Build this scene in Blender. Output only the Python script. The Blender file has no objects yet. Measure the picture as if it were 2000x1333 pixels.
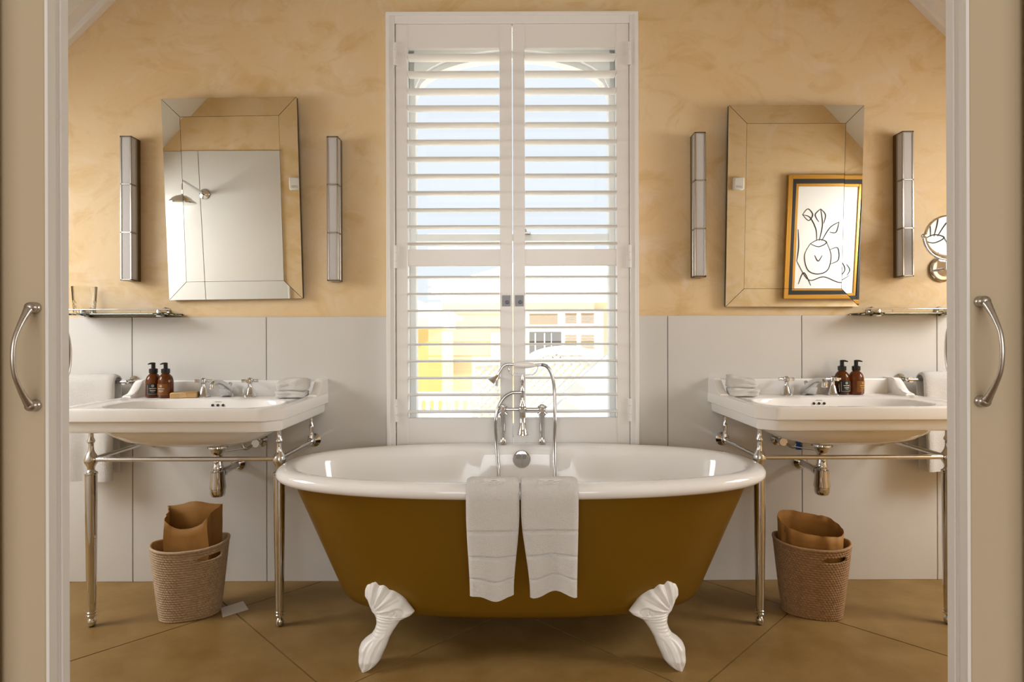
import bpy, bmesh, math, random
from mathutils import Vector, Matrix
random.seed(7)
PI = math.pi
scene = bpy.context.scene
C = scene.collection

# ------------------------------------------------------------------ camera
F, ROLL, H = 1179.0, 0.003, 1.106          # focal length in pixels, roll, eye height
cam = bpy.data.cameras.new('camera')
cam.sensor_width = 36.0
cam.lens = F * 36.0 / 2000.0
cam.shift_y = -16.5 / 2000.0
cam.clip_start = 0.02
camo = bpy.data.objects.new('camera', cam)
C.objects.link(camo)
camo.matrix_world = Matrix.Translation((0, 0, H)) @ Matrix.Rotation(PI / 2, 4, 'X') @ Matrix.Rotation(-ROLL, 4, 'Z')
scene.camera = camo

# ------------------------------------------------------------------ light
scene.view_settings.view_transform = 'Standard'
scene.view_settings.look = 'None'
scene.view_settings.gamma = 1.0
scene.view_settings.use_curve_mapping = False
scene.view_settings.exposure = 0.0
scene.cycles.use_denoising = True
scene.cycles.caustics_reflective = False
scene.cycles.caustics_refractive = False
scene.cycles.max_bounces = 9
scene.cycles.diffuse_bounces = 5
scene.cycles.transparent_max_bounces = 16
scene.cycles.sample_clamp_indirect = 6.0
world = bpy.data.worlds.new('sky')
world.use_nodes = True
scene.world = world
bg = world.node_tree.nodes['Background']
bg.inputs[0].default_value = (0.80, 0.855, 0.93, 1)
bg.inputs[1].default_value = 1.18
def lamp(name, kind, loc, direction, energy, color, size=None, size_y=None):
    l = bpy.data.lights.new(name, kind)
    l.energy = energy; l.color = color
    if kind == 'AREA':
        l.shape = 'RECTANGLE'; l.size = size; l.size_y = size_y
    o = bpy.data.objects.new(name, l); C.objects.link(o)
    o.location = loc
    o.rotation_euler = Vector(direction).to_track_quat('-Z', 'Y').to_euler()
    return o
sun = lamp('sun', 'SUN', (0, -5, 12), (-0.80, 0.13, -0.58), 13.0, (1.0, 0.95, 0.86))
sun.data.angle = 0.01
# added fill lamp at an assumed bedroom window, unseen behind the camera
lamp('bedroom_fill', 'AREA', (0, -4.42, 1.75), (0, 1, 0), 118.0, (1.0, 0.975, 0.945), 4.0, 2.2)
# added fill lamps at made-up roof windows, standing in for side windows
for s in (-1, 1):
    lamp('side_window_fill', 'AREA', (s * 2.83, 1.77, 1.63), (-s, 0, -1), 31.0, (0.98, 0.985, 1.0), 0.66, 0.82)
# sky portal at the bathroom window
pt = lamp('window_portal', 'AREA', (0, 3.12, 1.55), (0, -1, 0), 1.0, (1, 1, 1), 1.0, 1.9)
pt.data.cycles.is_portal = True

# ------------------------------------------------------------------ helpers
def P(x, y, Y):
    """photo pixel at a known depth -> world X, Z"""
    dx, dy = x - 1000.0, 650.0 - y
    return (dx + ROLL * dy) / F * Y, H + (dy - ROLL * dx) / F * Y
def PX(x, Y, y=650.0): return P(x, y, Y)[0]
def PZ(y, Y, x=1000.0): return P(x, y, Y)[1]
def lerp(a, b, t): return a + (b - a) * t
def clamp(v, a=0.0, b=1.0): return max(a, min(b, v))
def sstep(a, b, v):
    t = clamp((v - a) / (b - a)); return t * t * (3 - 2 * t)
def interp(tab, x):
    if x <= tab[0][0]: return tab[0][1]
    for (x0, y0), (x1, y1) in zip(tab, tab[1:]):
        if x <= x1: return lerp(y0, y1, (x - x0) / (x1 - x0) if x1 > x0 else 0)
    return tab[-1][1]

class MB:
    def __init__(s): s.v = []; s.f = []
    def add(s, vs, fs):
        n = len(s.v); s.v += [tuple(v) for v in vs]; s.f += [tuple(i + n for i in f) for f in fs]; return s
    def box(s, lo, hi, b=0.0, M=None):
        lo = Vector(lo); hi = Vector(hi)
        c = (lo + hi) / 2; h = (hi - lo) / 2
        h = Vector([abs(a) for a in h])
        b = min(b, 0.49 * 2 * min(h))
        vs, idx = [], {}
        if b <= 0:
            for k in range(8):
                vs.append(Vector(((1 if k & 1 else -1) * h.x, (1 if k & 2 else -1) * h.y, (1 if k & 4 else -1) * h.z)) + c)
            fs = [(0, 2, 3, 1), (4, 5, 7, 6), (0, 1, 5, 4), (2, 6, 7, 3), (0, 4, 6, 2), (1, 3, 7, 5)]
        else:
            for sx in (-1, 1):
                for sy in (-1, 1):
                    for sz in (-1, 1):
                        for a in range(3):
                            p = [sx * (h.x - b), sy * (h.y - b), sz * (h.z - b)]
                            p[a] += b * (sx, sy, sz)[a]
                            idx[(sx, sy, sz, a)] = len(vs); vs.append(Vector(p) + c)
            fs = []
            for a in range(3):
                for sg in (-1, 1):
                    q = []
                    for (u, w) in ((-1, -1), (1, -1), (1, 1), (-1, 1)):
                        k = [0, 0, 0]; k[a] = sg; k[(a + 1) % 3] = u; k[(a + 2) % 3] = w
                        q.append(idx[(k[0], k[1], k[2], a)])
                    fs.append(q)
            for a in range(3):
                a1, a2 = (a + 1) % 3, (a + 2) % 3
                for u in (-1, 1):
                    for w in (-1, 1):
                        k0 = [0, 0, 0]; k0[a] = -1; k0[a1] = u; k0[a2] = w
                        k1 = list(k0); k1[a] = 1
                        fs.append((idx[(*k0, a1)], idx[(*k1, a1)], idx[(*k1, a2)], idx[(*k0, a2)]))
            for sx in (-1, 1):
                for sy in (-1, 1):
                    for sz in (-1, 1):
                        fs.append([idx[(sx, sy, sz, a)] for a in range(3)])
        if M: vs = [M @ v for v in vs]
        return s.add(vs, fs)
    def lathe(s, prof, c=(0, 0, 0), seg=24, M=None, fn=None):
        """prof: (r, z) list around local Z; closed at the ends"""
        c = Vector(c); vs = []; fs = []; n = len(prof)
        for i, (r, z) in enumerate(prof):
            for k in range(seg):
                a = 2 * PI * k / seg
                rr = fn(r, z, a) if fn else r
                v = Vector((rr * math.cos(a), rr * math.sin(a), z))
                vs.append((M @ v if M else v) + c)
        for i in range(n - 1):
            for k in range(seg):
                k2 = (k + 1) % seg
                fs.append((i * seg + k, i * seg + k2, (i + 1) * seg + k2, (i + 1) * seg + k))
        fs.append(tuple(range(seg))[::-1]); fs.append(tuple((n - 1) * seg + k for k in range(seg)))
        return s.add(vs, fs)
    def tube(s, pts, r, seg=10, closed=False):
        pts = [Vector(p) for p in pts]; n = len(pts)
        rad = r if isinstance(r, (list, tuple)) else [r] * n
        vs = []; fs = []; up = None
        for i, p in enumerate(pts):
            if closed: t = pts[(i + 1) % n] - pts[i - 1]
            else: t = pts[min(i + 1, n - 1)] - pts[max(i - 1, 0)]
            t.normalize()
            if up is None:
                up = Vector((0, 0, 1)) if abs(t.z) < 0.9 else Vector((0, 1, 0))
            u = (up - t * up.dot(t)).normalized(); w = t.cross(u); up = u
            for k in range(seg):
                a = 2 * PI * k / seg
                vs.append(p + (u * math.cos(a) + w * math.sin(a)) * rad[i])
        m = n if closed else n - 1
        for i in range(m):
            j = (i + 1) % n
            for k in range(seg):
                k2 = (k + 1) % seg
                fs.append((i * seg + k, i * seg + k2, j * seg + k2, j * seg + k))
        if not closed:
            fs.append(tuple(range(seg))[::-1]); fs.append(tuple((n - 1) * seg + k for k in range(seg)))
        return s.add(vs, fs)
    def loft(s, rings, cap0=True, cap1=True):
        n = len(rings[0]); vs = [v for r in rings for v in r]; fs = []
        for i in range(len(rings) - 1):
            for k in range(n):
                k2 = (k + 1) % n
                fs.append((i * n + k, i * n + k2, (i + 1) * n + k2, (i + 1) * n + k))
        if cap0: fs.append(tuple(range(n))[::-1])
        if cap1: fs.append(tuple((len(rings) - 1) * n + k for k in range(n)))
        return s.add(vs, fs)
    def prism(s, poly, axis, a0, a1):
        """polygon in the two other axes, extruded along axis (0=x,1=y,2=z)"""
        def mk(p, a):
            q = list(p); q.insert(axis, a); return q
        n = len(poly)
        vs = [mk(p, a0) for p in poly] + [mk(p, a1) for p in poly]
        fs = [tuple(range(n))[::-1], tuple(range(n, 2 * n))] + [(k, (k + 1) % n, n + (k + 1) % n, n + k) for k in range(n)]
        return s.add(vs, fs)
    def ball(s, c, r, seg=16, sc=(1, 1, 1)):
        prof = [(max(1e-4, math.sin(PI * i / 10)) , -math.cos(PI * i / 10)) for i in range(11)]
        M = Matrix.Diagonal((r * sc[0], r * sc[1], r * sc[2])).to_4x4()
        return s.lathe(prof, c, seg, M)
    def mesh(s, name, smooth=True, angle=38):
        me = bpy.data.meshes.new(name)
        me.from_pydata([tuple(v) for v in s.v], [], s.f)
        bm = bmesh.new(); bm.from_mesh(me)
        bmesh.ops.recalc_face_normals(bm, faces=bm.faces)
        if smooth:
            lim = math.radians(angle)
            for f in bm.faces: f.smooth = True
            for e in bm.edges:
                if len(e.link_faces) == 2 and e.calc_face_angle(0) > lim: e.smooth = False
        bm.to_mesh(me); bm.free()
        return me
    def build(s, name, mat, parent=None, world=True, smooth=True, angle=38):
        """vertices in world coordinates are moved into the parent's frame (parents carry location only unless world=False)"""
        if parent is not None and world:
            off = Vector((0, 0, 0)); p = parent
            while p: off += p.location; p = p.parent
            s.v = [tuple(Vector(v) - off) for v in s.v]
        me = s.mesh(name, smooth, angle)
        if mat: me.materials.append(mat)
        o = bpy.data.objects.new(name, me); C.objects.link(o)
        if parent is not None: o.parent = parent
        return o
def tag(o, label=None, cat=None, group=None, kind=None):
    if label: o['label'] = label
    if cat: o['category'] = cat
    if group: o['group'] = group
    if kind: o['kind'] = kind
    return o
def thing(name, label, cat, loc=(0, 0, 0), rotz=0, group=None):
    o = bpy.data.objects.new(name, None); C.objects.link(o)
    o.empty_display_size = 0.05
    o.location = loc; o.rotation_euler = (0, 0, rotz)
    return tag(o, label, cat, group)
def solo(name, mb, mat, label, cat, loc, group=None, **k):
    """a thing that is one mesh, origin at its base"""
    mb.v = [tuple(Vector(v) - Vector(loc)) for v in mb.v]
    o = mb.build(name, mat, None, **k); o.location = loc
    return tag(o, label, cat, group)
def struct(name, mb, mat, label=None, **k):
    o = mb.build(name, mat, None, **k); tag(o, label, None, None, 'structure'); return o
def copy_of(o, parent, loc):
    c = o.copy(); C.objects.link(c); c.parent = parent; c.location = loc; return c

# ------------------------------------------------------------------ materials
def mat(name, col, rough=0.5, metal=0.0, spec=0.5, trans=0.0, ior=1.45, bump=None, var=None, coat=0.0, sheen=0.0):
    m = bpy.data.materials.new(name); m.use_nodes = True
    nt = m.node_tree; N = nt.nodes; L = nt.links
    b = N['Principled BSDF']
    b.inputs['Base Color'].default_value = (*col, 1)
    b.inputs['Roughness'].default_value = rough
    b.inputs['Metallic'].default_value = metal
    b.inputs['Specular IOR Level'].default_value = spec
    b.inputs['Transmission Weight'].default_value = trans
    b.inputs['IOR'].default_value = ior
    b.inputs['Coat Weight'].default_value = coat
    b.inputs['Coat Roughness'].default_value = 0.05
    b.inputs['Sheen Weight'].default_value = sheen
    if bump or var:
        tc = N.new('ShaderNodeTexCoord')
    if bump:
        sc, st, dist = bump
        n = N.new('ShaderNodeTexNoise'); n.inputs['Scale'].default_value = sc; n.inputs['Detail'].default_value = 4
        L.new(tc.outputs['Object'], n.inputs['Vector'])
        bp = N.new('ShaderNodeBump'); bp.inputs['Strength'].default_value = st; bp.inputs['Distance'].default_value = dist
        L.new(n.outputs['Fac'], bp.inputs['Height']); L.new(bp.outputs['Normal'], b.inputs['Normal'])
    if var:
        sc, col2, lo, hi = var
        n = N.new('ShaderNodeTexNoise'); n.inputs['Scale'].default_value = sc; n.inputs['Detail'].default_value = 6
        n.inputs['Roughness'].default_value = 0.6
        L.new(tc.outputs['Object'], n.inputs['Vector'])
        r = N.new('ShaderNodeMapRange'); r.inputs[1].default_value = lo; r.inputs[2].default_value = hi
        L.new(n.outputs['Fac'], r.inputs[0])
        mx = N.new('ShaderNodeMix'); mx.data_type = 'RGBA'
        mx.inputs['A'].default_value = (*col, 1); mx.inputs['B'].default_value = (*col2, 1)
        L.new(r.outputs[0], mx.inputs['Factor']); L.new(mx.outputs['Result'], b.inputs['Base Color'])
    return m
def plaster_mat(name):
    m = mat(name, (0.6, 0.42, 0.2), 0.62, spec=0.3)
    nt = m.node_tree; N = nt.nodes; L = nt.links; b = N['Principled BSDF']
    tc = N.new('ShaderNodeTexCoord')
    def noise(sc, det, dis, loc=(0, 0, 0), scl=(1, 1, 1)):
        mp = N.new('ShaderNodeMapping'); mp.inputs['Location'].default_value = loc; mp.inputs['Scale'].default_value = scl
        L.new(tc.outputs['Object'], mp.inputs['Vector'])
        n = N.new('ShaderNodeTexNoise'); n.inputs['Scale'].default_value = sc; n.inputs['Detail'].default_value = det
        n.inputs['Distortion'].default_value = dis; n.inputs['Roughness'].default_value = 0.62
        L.new(mp.outputs['Vector'], n.inputs['Vector']); return n.outputs['Fac']
    def rng(src, lo, hi, a=0.0, c=1.0):
        r = N.new('ShaderNodeMapRange'); r.inputs[1].default_value = lo; r.inputs[2].default_value = hi
        r.inputs[3].default_value = a; r.inputs[4].default_value = c
        L.new(src, r.inputs[0]); return r.outputs[0]
    def mix(fac, a, c):
        x = N.new('ShaderNodeMix'); x.data_type = 'RGBA'; L.new(fac, x.inputs['Factor'])
        if isinstance(a, tuple): x.inputs['A'].default_value = (*a, 1)
        else: L.new(a, x.inputs['A'])
        x.inputs['B'].default_value = (*c, 1); return x.outputs['Result']
    big = noise(1.6, 5, 1.2, (3, 0, 1))
    c = mix(rng(big, 0.35, 0.68), (0.77, 0.60, 0.375), (0.73, 0.525, 0.275))
    c = mix(rng(noise(3.2, 6, 1.8, (7, 2, 3), (1, 1, 1.6)), 0.50, 0.74, 0, 0.78), c, (0.62, 0.40, 0.155))
    c = mix(rng(noise(2.6, 7, 2.4, (1, 5, 9)), 0.55, 0.74, 0, 0.75), c, (0.80, 0.66, 0.51))
    c = mix(rng(noise(9.0, 8, 3.0, (4, 4, 4)), 0.62, 0.80, 0, 0.45), c, (0.72, 0.57, 0.41))
    L.new(c, b.inputs['Base Color'])
    bp = N.new('ShaderNodeBump'); bp.inputs['Strength'].default_value = 0.25; bp.inputs['Distance'].default_value = 0.004
    L.new(noise(14, 8, 1.5), bp.inputs['Height']); L.new(bp.outputs['Normal'], b.inputs['Normal'])
    return m
M_plaster = plaster_mat('ochre_limewash_plaster')
M_tile = mat('glossy_offwhite_wall_tile', (0.66, 0.645, 0.61), 0.13, spec=0.5, var=(1.5, (0.635, 0.617, 0.58), 0.35, 0.65))
M_grout = mat('grey_grout', (0.20, 0.17, 0.13), 0.9)
M_stone = mat('brown_stone_floor_tile', (0.235, 0.138, 0.040), 0.45, spec=0.3, bump=(22, 0.15, 0.002), var=(5.5, (0.305, 0.19, 0.068), 0.38, 0.66))
M_floorgrout = mat('dark_floor_grout', (0.07, 0.045, 0.025), 0.9)
M_white = mat('white_paint', (0.82, 0.80, 0.77), 0.32)
M_shut = mat('shutter_white_paint', (0.80, 0.775, 0.74), 0.30)
M_ceil = mat('ceiling_white', (0.78, 0.76, 0.70), 0.6)
M_door = mat('greige_door_face', (0.54, 0.44, 0.305), 0.42, bump=(120, 0.06, 0.001))
M_cream = mat('cream_wall', (0.70, 0.62, 0.50), 0.7)
M_wood = mat('bedroom_wood_floor', (0.30, 0.19, 0.10), 0.4, var=(4, (0.24, 0.14, 0.07), 0.4, 0.6))
M_enamel = mat('white_enamel', (0.88, 0.865, 0.84), 0.09, spec=0.5, coat=0.3)
M_ceramic = mat('white_ceramic', (0.88, 0.862, 0.83), 0.08, spec=0.5, coat=0.3)
M_gold = mat('gold_brown_bath_paint', (0.195, 0.098, 0.005), 0.36, metal=0.25, spec=0.4, bump=(9, 0.03, 0.004))
M_leg = mat('white_painted_cast_iron', (0.80, 0.78, 0.74), 0.32)
M_chrome = mat('chrome', (0.70, 0.70, 0.71), 0.06, metal=1.0)
M_nickel = mat('brushed_nickel', (0.50, 0.47, 0.43), 0.30, metal=1.0)
M_lock = mat('dull_grey_lock_plate', (0.27, 0.275, 0.29), 0.5, metal=0.2)
M_lockdark = mat('dark_grey_lock_knob', (0.10, 0.10, 0.11), 0.4, metal=0.3)
M_hose = mat('steel_hose', (0.50, 0.50, 0.50), 0.28, metal=1.0)
M_bronze = mat('aged_nickel_side', (0.22, 0.17, 0.11), 0.35, metal=0.9)
M_mirror = mat('mirror_silver', (0.86, 0.86, 0.82), 0.004, metal=1.0)
M_black = mat('black_edge', (0.02, 0.018, 0.016), 0.4)
def frost_mat():
    m = mat('frosted_white_glass', (0.80, 0.78, 0.76), 0.35); nt = m.node_tree
    t = nt.nodes.new('ShaderNodeBsdfTranslucent'); t.inputs[0].default_value = (0.90, 0.88, 0.86, 1)
    x = nt.nodes.new('ShaderNodeMixShader'); x.inputs[0].default_value = 0.45
    nt.links.new(nt.nodes['Principled BSDF'].outputs[0], x.inputs[1]); nt.links.new(t.outputs[0], x.inputs[2])
    nt.links.new(x.outputs[0], nt.nodes['Material Output'].inputs[0])
    return m
M_frost = frost_mat()
M_towel = mat('white_terry_cloth', (0.86, 0.835, 0.795), 0.95, spec=0.1, bump=(420, 1.0, 0.006), sheen=0.3)
M_towel2 = mat('smooth_woven_band', (0.84, 0.815, 0.775), 0.8, spec=0.1, sheen=0.2)
M_amber = mat('amber_glass', (0.17, 0.042, 0.006), 0.05, trans=0.5, ior=1.4)
M_pump = mat('black_plastic', (0.012, 0.011, 0.010), 0.32)
M_label = mat('black_label', (0.014, 0.012, 0.010), 0.45)
M_label2 = mat('brown_label', (0.20, 0.072, 0.010), 0.3)
M_ink = mat('pale_label_print', (0.75, 0.72, 0.66), 0.5)
M_inkgold = mat('gold_label_print', (0.70, 0.45, 0.14), 0.5)
M_soap = mat('kraft_soap_box', (0.56, 0.36, 0.15), 0.6)
M_kraft = mat('brown_kraft_paper', (0.42, 0.215, 0.055), 0.65, bump=(16, 0.35, 0.006), var=(7, (0.36, 0.175, 0.04), 0.4, 0.62))
M_ratA = mat('pale_washed_rattan', (0.55, 0.42, 0.285), 0.7, var=(90, (0.46, 0.335, 0.215), 0.38, 0.62))
M_ratB = mat('brown_washed_rattan', (0.45, 0.29, 0.155), 0.7, var=(90, (0.36, 0.22, 0.115), 0.36, 0.62))
M_card = mat('white_card', (0.62, 0.58, 0.53), 0.6)
M_glass = mat('clear_glass', (0.96, 0.98, 0.97), 0.01, trans=1.0, ior=1.45)
def thin_glass(name, tint, gl):
    m = bpy.data.materials.new(name); m.use_nodes = True
    nt = m.node_tree; nt.nodes.clear()
    o = nt.nodes.new('ShaderNodeOutputMaterial'); x = nt.nodes.new('ShaderNodeMixShader')
    t = nt.nodes.new('ShaderNodeBsdfTransparent'); g = nt.nodes.new('ShaderNodeBsdfGlossy'); lw = nt.nodes.new('ShaderNodeLayerWeight')
    lw.inputs['Blend'].default_value = gl
    t.inputs[0].default_value = (*tint, 1); g.inputs['Roughness'].default_value = 0.04
    nt.links.new(lw.outputs['Fresnel'], x.inputs[0]); nt.links.new(t.outputs[0], x.inputs[1]); nt.links.new(g.outputs[0], x.inputs[2]); nt.links.new(x.outputs[0], o.inputs[0])
    return m
M_tumbler = thin_glass('cut_crystal', (0.97, 0.97, 0.96), 0.14)
M_shelfglass = mat('green_tinted_glass', (0.80, 0.92, 0.86), 0.02, trans=1.0, ior=1.45)
M_gilt = mat('antique_gilt', (0.62, 0.34, 0.07), 0.32, metal=0.85, bump=(60, 0.2, 0.002))
M_paper = mat('white_art_paper', (0.84, 0.83, 0.80), 0.6)
M_inkb = mat('black_ink', (0.02, 0.02, 0.02), 0.6)
M_blue = mat('blue_pipe_fitting', (0.02, 0.07, 0.22), 0.4)
M_dark = mat('overflow_shade', (0.02, 0.018, 0.015), 0.6)
M_extyellow = mat('yellow_render', (0.80, 0.69, 0.49), 0.8)
M_extyellow2 = mat('deep_yellow_render', (0.78, 0.58, 0.22), 0.8)
M_extwhite = mat('exterior_white', (0.88, 0.88, 0.86), 0.7)
M_extglass = mat('dark_window_glass', (0.10, 0.09, 0.085), 0.15)
M_exttan = mat('tan_blind', (0.42, 0.31, 0.18), 0.7)
M_ground = mat('pale_paving', (0.82, 0.80, 0.76), 0.8)
def pane_mat():
    m = bpy.data.materials.new('window_pane'); m.use_nodes = True
    nt = m.node_tree; nt.nodes.clear()
    o = nt.nodes.new('ShaderNodeOutputMaterial'); x = nt.nodes.new('ShaderNodeMixShader')
    t = nt.nodes.new('ShaderNodeBsdfTransparent'); g = nt.nodes.new('ShaderNodeBsdfGlossy')
    t.inputs[0].default_value = (0.97, 0.98, 0.98, 1); g.inputs['Roughness'].default_value = 0.02
    x.inputs[0].default_value = 0.04
    nt.links.new(t.outputs[0], x.inputs[1]); nt.links.new(g.outputs[0], x.inputs[2]); nt.links.new(x.outputs[0], o.inputs[0])
    return m
M_pane = pane_mat()
def sunblock_mat():  # translucent material of the added sun-blocking sheets
    m = bpy.data.materials.new('white_sun_block'); m.use_nodes = True
    nt = m.node_tree; nt.nodes.clear()
    o = nt.nodes.new('ShaderNodeOutputMaterial'); x = nt.nodes.new('ShaderNodeMixShader')
    t = nt.nodes.new('ShaderNodeBsdfTranslucent'); g = nt.nodes.new('ShaderNodeBsdfDiffuse')
    t.inputs[0].default_value = (0.85, 0.83, 0.78, 1); g.inputs[0].default_value = (0.85, 0.83, 0.78, 1)
    x.inputs[0].default_value = 0.6
    nt.links.new(t.outputs[0], x.inputs[1]); nt.links.new(g.outputs[0], x.inputs[2]); nt.links.new(x.outputs[0], o.inputs[0])
    return m
M_sunblock = sunblock_mat()

# ------------------------------------------------------------------ the room
YW = 2.70            # plaster face of the window wall
YT = 2.688           # face of its wall tiles
XS = 3.30            # side walls
YPB = 1.25           # bathroom face of the partition
OX0, OX1, OZ0, OZ1 = -0.505, 0.512, 0.58, 2.475   # window opening
wb = MB()
wb.box((-XS - 0.2, YW, -0.1), (OX0, YW + 0.36, 3.3))
wb.box((OX1, YW, -0.1), (XS + 0.2, YW + 0.36, 3.3))
wb.box((OX0, YW, -0.1), (OX1, YW + 0.36, OZ0))
wb.box((OX0, YW, OZ1), (OX1, YW + 0.36, 3.3))
wall_back = struct('wall_back', wb, M_plaster, 'ochre limewashed plaster wall around the shuttered window', smooth=False)
# tile wainscot: each panel a child of the wall
TZ = PZ(618, YT)
gb = MB()
gb.box((-XS, YT + 0.006, 0), (OX0 - 0.055, YW + 0.002, TZ - 0.004)); gb.box((OX1 + 0.055, YT + 0.006, 0), (XS, YW + 0.002, TZ - 0.004))
gb.build('grout_bed', M_grout, wall_back, smooth=False)
def wall_tile(x0, x1, z0=0.0, z1=TZ, y0=YT, y1=YT + 0.010, par=wall_back, mt=M_tile):
    g = 0.0016
    return MB().box((x0 + g, y0, z0), (x1 - g, y1, z1), 0.0015).build('tile', mt, par, smooth=False)
jl = [PX(762, YT), PX(520, YT), PX(258, YT)]
jl += [jl[-1] - 0.6, -XS]
for a, b in zip(jl[1:], jl): wall_tile(a, b)
jr = [PX(1240, YT), PX(1304, YT), PX(1566, YT), PX(1830, YT)]
jr += [jr[-1] + 0.6, XS]
for a, b in zip(jr, jr[1:]): wall_tile(a, b)
# floor with diagonal stone tiles
fb = MB(); fb.box((-3.7, -4.7, -0.12), (3.7, YW + 0.05, -0.010))
floor = struct('floor', fb, M_floorgrout, 'brown stone tile floor laid diagonally', smooth=False)
def clip(poly, ax, val, keep_less):
    out = []
    for i in range(len(poly)):
        a, b = poly[i], poly[(i + 1) % len(poly)]
        ia = (a[ax] <= val) == keep_less; ib = (b[ax] <= val) == keep_less
        if ia: out.append(a)
        if ia != ib:
            t = (val - a[ax]) / (b[ax] - a[ax]); out.append((lerp(a[0], b[0], t), lerp(a[1], b[1], t)))
    return out
PIT, g = 1.122, 0.0035
for i in range(-6, 8):
    for j in range(-8, 6):
        s0, s1 = 2.412 + PIT * i, 2.412 + PIT * (i + 1)        # X + Y
        d0, d1 = -2.412 + PIT * j, -2.412 + PIT * (j + 1)      # X - Y
        q = [((s + d) / 2, (s - d) / 2) for s, d in ((s0 + g, d0 + g), (s1 - g, d0 + g), (s1 - g, d1 - g), (s0 + g, d1 - g))]
        for ax, val, less in ((0, XS, True), (0, -XS, False), (1, YT + 0.004, True), (1, 0.95, False)):
            q = clip(q, ax, val, less)
            if len(q) < 3: break
        if len(q) >= 3:
            MB().prism(q, 2, -0.010, 0.0).build('tile', M_stone, floor, smooth=False)
bf = MB(); bf.box((-3.6, -4.5, -0.011), (3.6, 0.94, 0.0))
bf.build('wood_boarding', M_wood, floor, smooth=False)
# side walls, sloped ceilings with added roof windows, flat ceiling
for s, nm in ((-1, 'left'), (1, 'right')):
    struct('wall_' + nm, MB().box((s * XS, 0.95, 0), (s * (XS + 0.15), YW, 1.32)), M_plaster, smooth=False)
    # slope parametrised by distance t from Z=3.2 downwards; |X| = 4.55 - Z
    def sl(t, y, n): return (s * (1.350 + t + n), y, 3.2 - t + n)
    cb = MB()
    def slab(t0, t1, y0, y1):
        vs = [sl(t, y, n) for n in (0, 0.12) for t, y in ((t0, y0), (t1, y0), (t1, y1), (t0, y1))]
        cb.add(vs, [(0, 1, 2, 3), (7, 6, 5, 4), (0, 4, 5, 1), (1, 5, 6, 2), (2, 6, 7, 3), (3, 7, 4, 0)])
    T0, T1, W0, W1 = 1.20, 1.84, 1.42, 2.12
    slab(0, T0, YPB - 0.1, YW); slab(T1, 2.12, YPB - 0.1, YW); slab(T0, T1, YPB - 0.1, W0); slab(T0, T1, W1, YW)
    struct('ceiling_slope_' + nm, cb, M_ceil, 'white sloping attic ceiling', smooth=False)
    rw = MB()
    for (t0, t1, y0, y1) in ((T0, T0 + 0.03, W0, W1), (T1 - 0.03, T1, W0, W1), (T0, T1, W0, W0 + 0.04), (T0, T1, W1 - 0.04, W1)):
        vs = [sl(t, y, n) for n in (0.05, 0.10) for t, y in ((t0, y0), (t1, y0), (t1, y1), (t0, y1))]
        rw.add(vs, [(0, 1, 2, 3), (7, 6, 5, 4), (0, 4, 5, 1), (1, 5, 6, 2), (2, 6, 7, 3), (3, 7, 4, 0)])
    wn = struct('window_%d' % (2 if s < 0 else 3), rw, M_white, 'added roof window standing in for a side window', smooth=False)
    bl = MB()
    vs = [sl(t, y, n) for n in (0.085, 0.088) for t, y in ((T0, W0), (T1, W0), (T1, W1), (T0, W1))]
    bl.add(vs, [(0, 1, 2, 3), (7, 6, 5, 4), (0, 4, 5, 1), (1, 5, 6, 2), (2, 6, 7, 3), (3, 7, 4, 0)])
    bl.build('sun_block_sheet', M_sunblock, wn, smooth=False)  # added unseen sheet that keeps direct sun out of the opening
    # cornice where the slope meets the gable wall
    tb = MB()
    for (n0, n1, y0) in ((-0.0925, 0.0, YW - 0.030), (-0.074, 0.0, YW - 0.085), (-0.030, 0.0, YW - 0.130)):
        vs = [sl(t, y, n) for n in (n0, n1 + 0.002) for t, y in ((0, y0), (1.9, y0), (1.9, YW + 0.002), (0, YW + 0.002))]
        tb.add(vs, [(0, 1, 2, 3), (7, 6, 5, 4), (0, 4, 5, 1), (1, 5, 6, 2), (2, 6, 7, 3), (3, 7, 4, 0)])
    struct('trim_%d' % (1 if s < 0 else 2), tb, M_white, 'white cornice strip between sloping ceiling and plaster wall', smooth=False)
struct('ceiling', MB().box((-1.5, YPB - 0.1, 3.12), (1.5, YW, 3.25)), M_ceil, smooth=False)
# partition with the pocket for the sliding doors
for s, nm in ((-1, 'left'), (1, 'right')):
    pb = MB()
    pb.box((s * 0.95, 0.958, 0), (s * (XS + 0.1), YPB, 3.2))
    wp = struct('wall_partition_' + nm, pb, M_plaster, 'ochre plaster partition behind the sliding door', smooth=False)
    struct('wall_bedroom_' + nm, MB().box((s * 0.757, 0.79, 0), (s * 3.6, 0.893, 3.2), 0.004), M_cream, smooth=False)
    if s < 0:
        wall_part_left = wp
    else: wall_part_right = wp
struct('wall_lintel', MB().box((-0.86, 0.79, 2.55), (0.86, 0.893, 3.2)).box((-0.95, 0.958, 2.55), (0.95, YPB, 3.2)), M_cream, smooth=False)
# shower side of the partition: tall glossy tiles
edges = [-1.512, -2.068, -2.668, -XS]
for a, b in zip(edges[1:], edges):
    wall_tile(a, b, 0.0, 2.176, YPB - 0.002, YPB + 0.010, wall_part_left)
MB().box((-1.512, YPB - 0.002, 0), (-1.498, YPB + 0.013, 2.176), 0.002).build('tile_edge_trim', M_white, wall_part_left, smooth=False)
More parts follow.
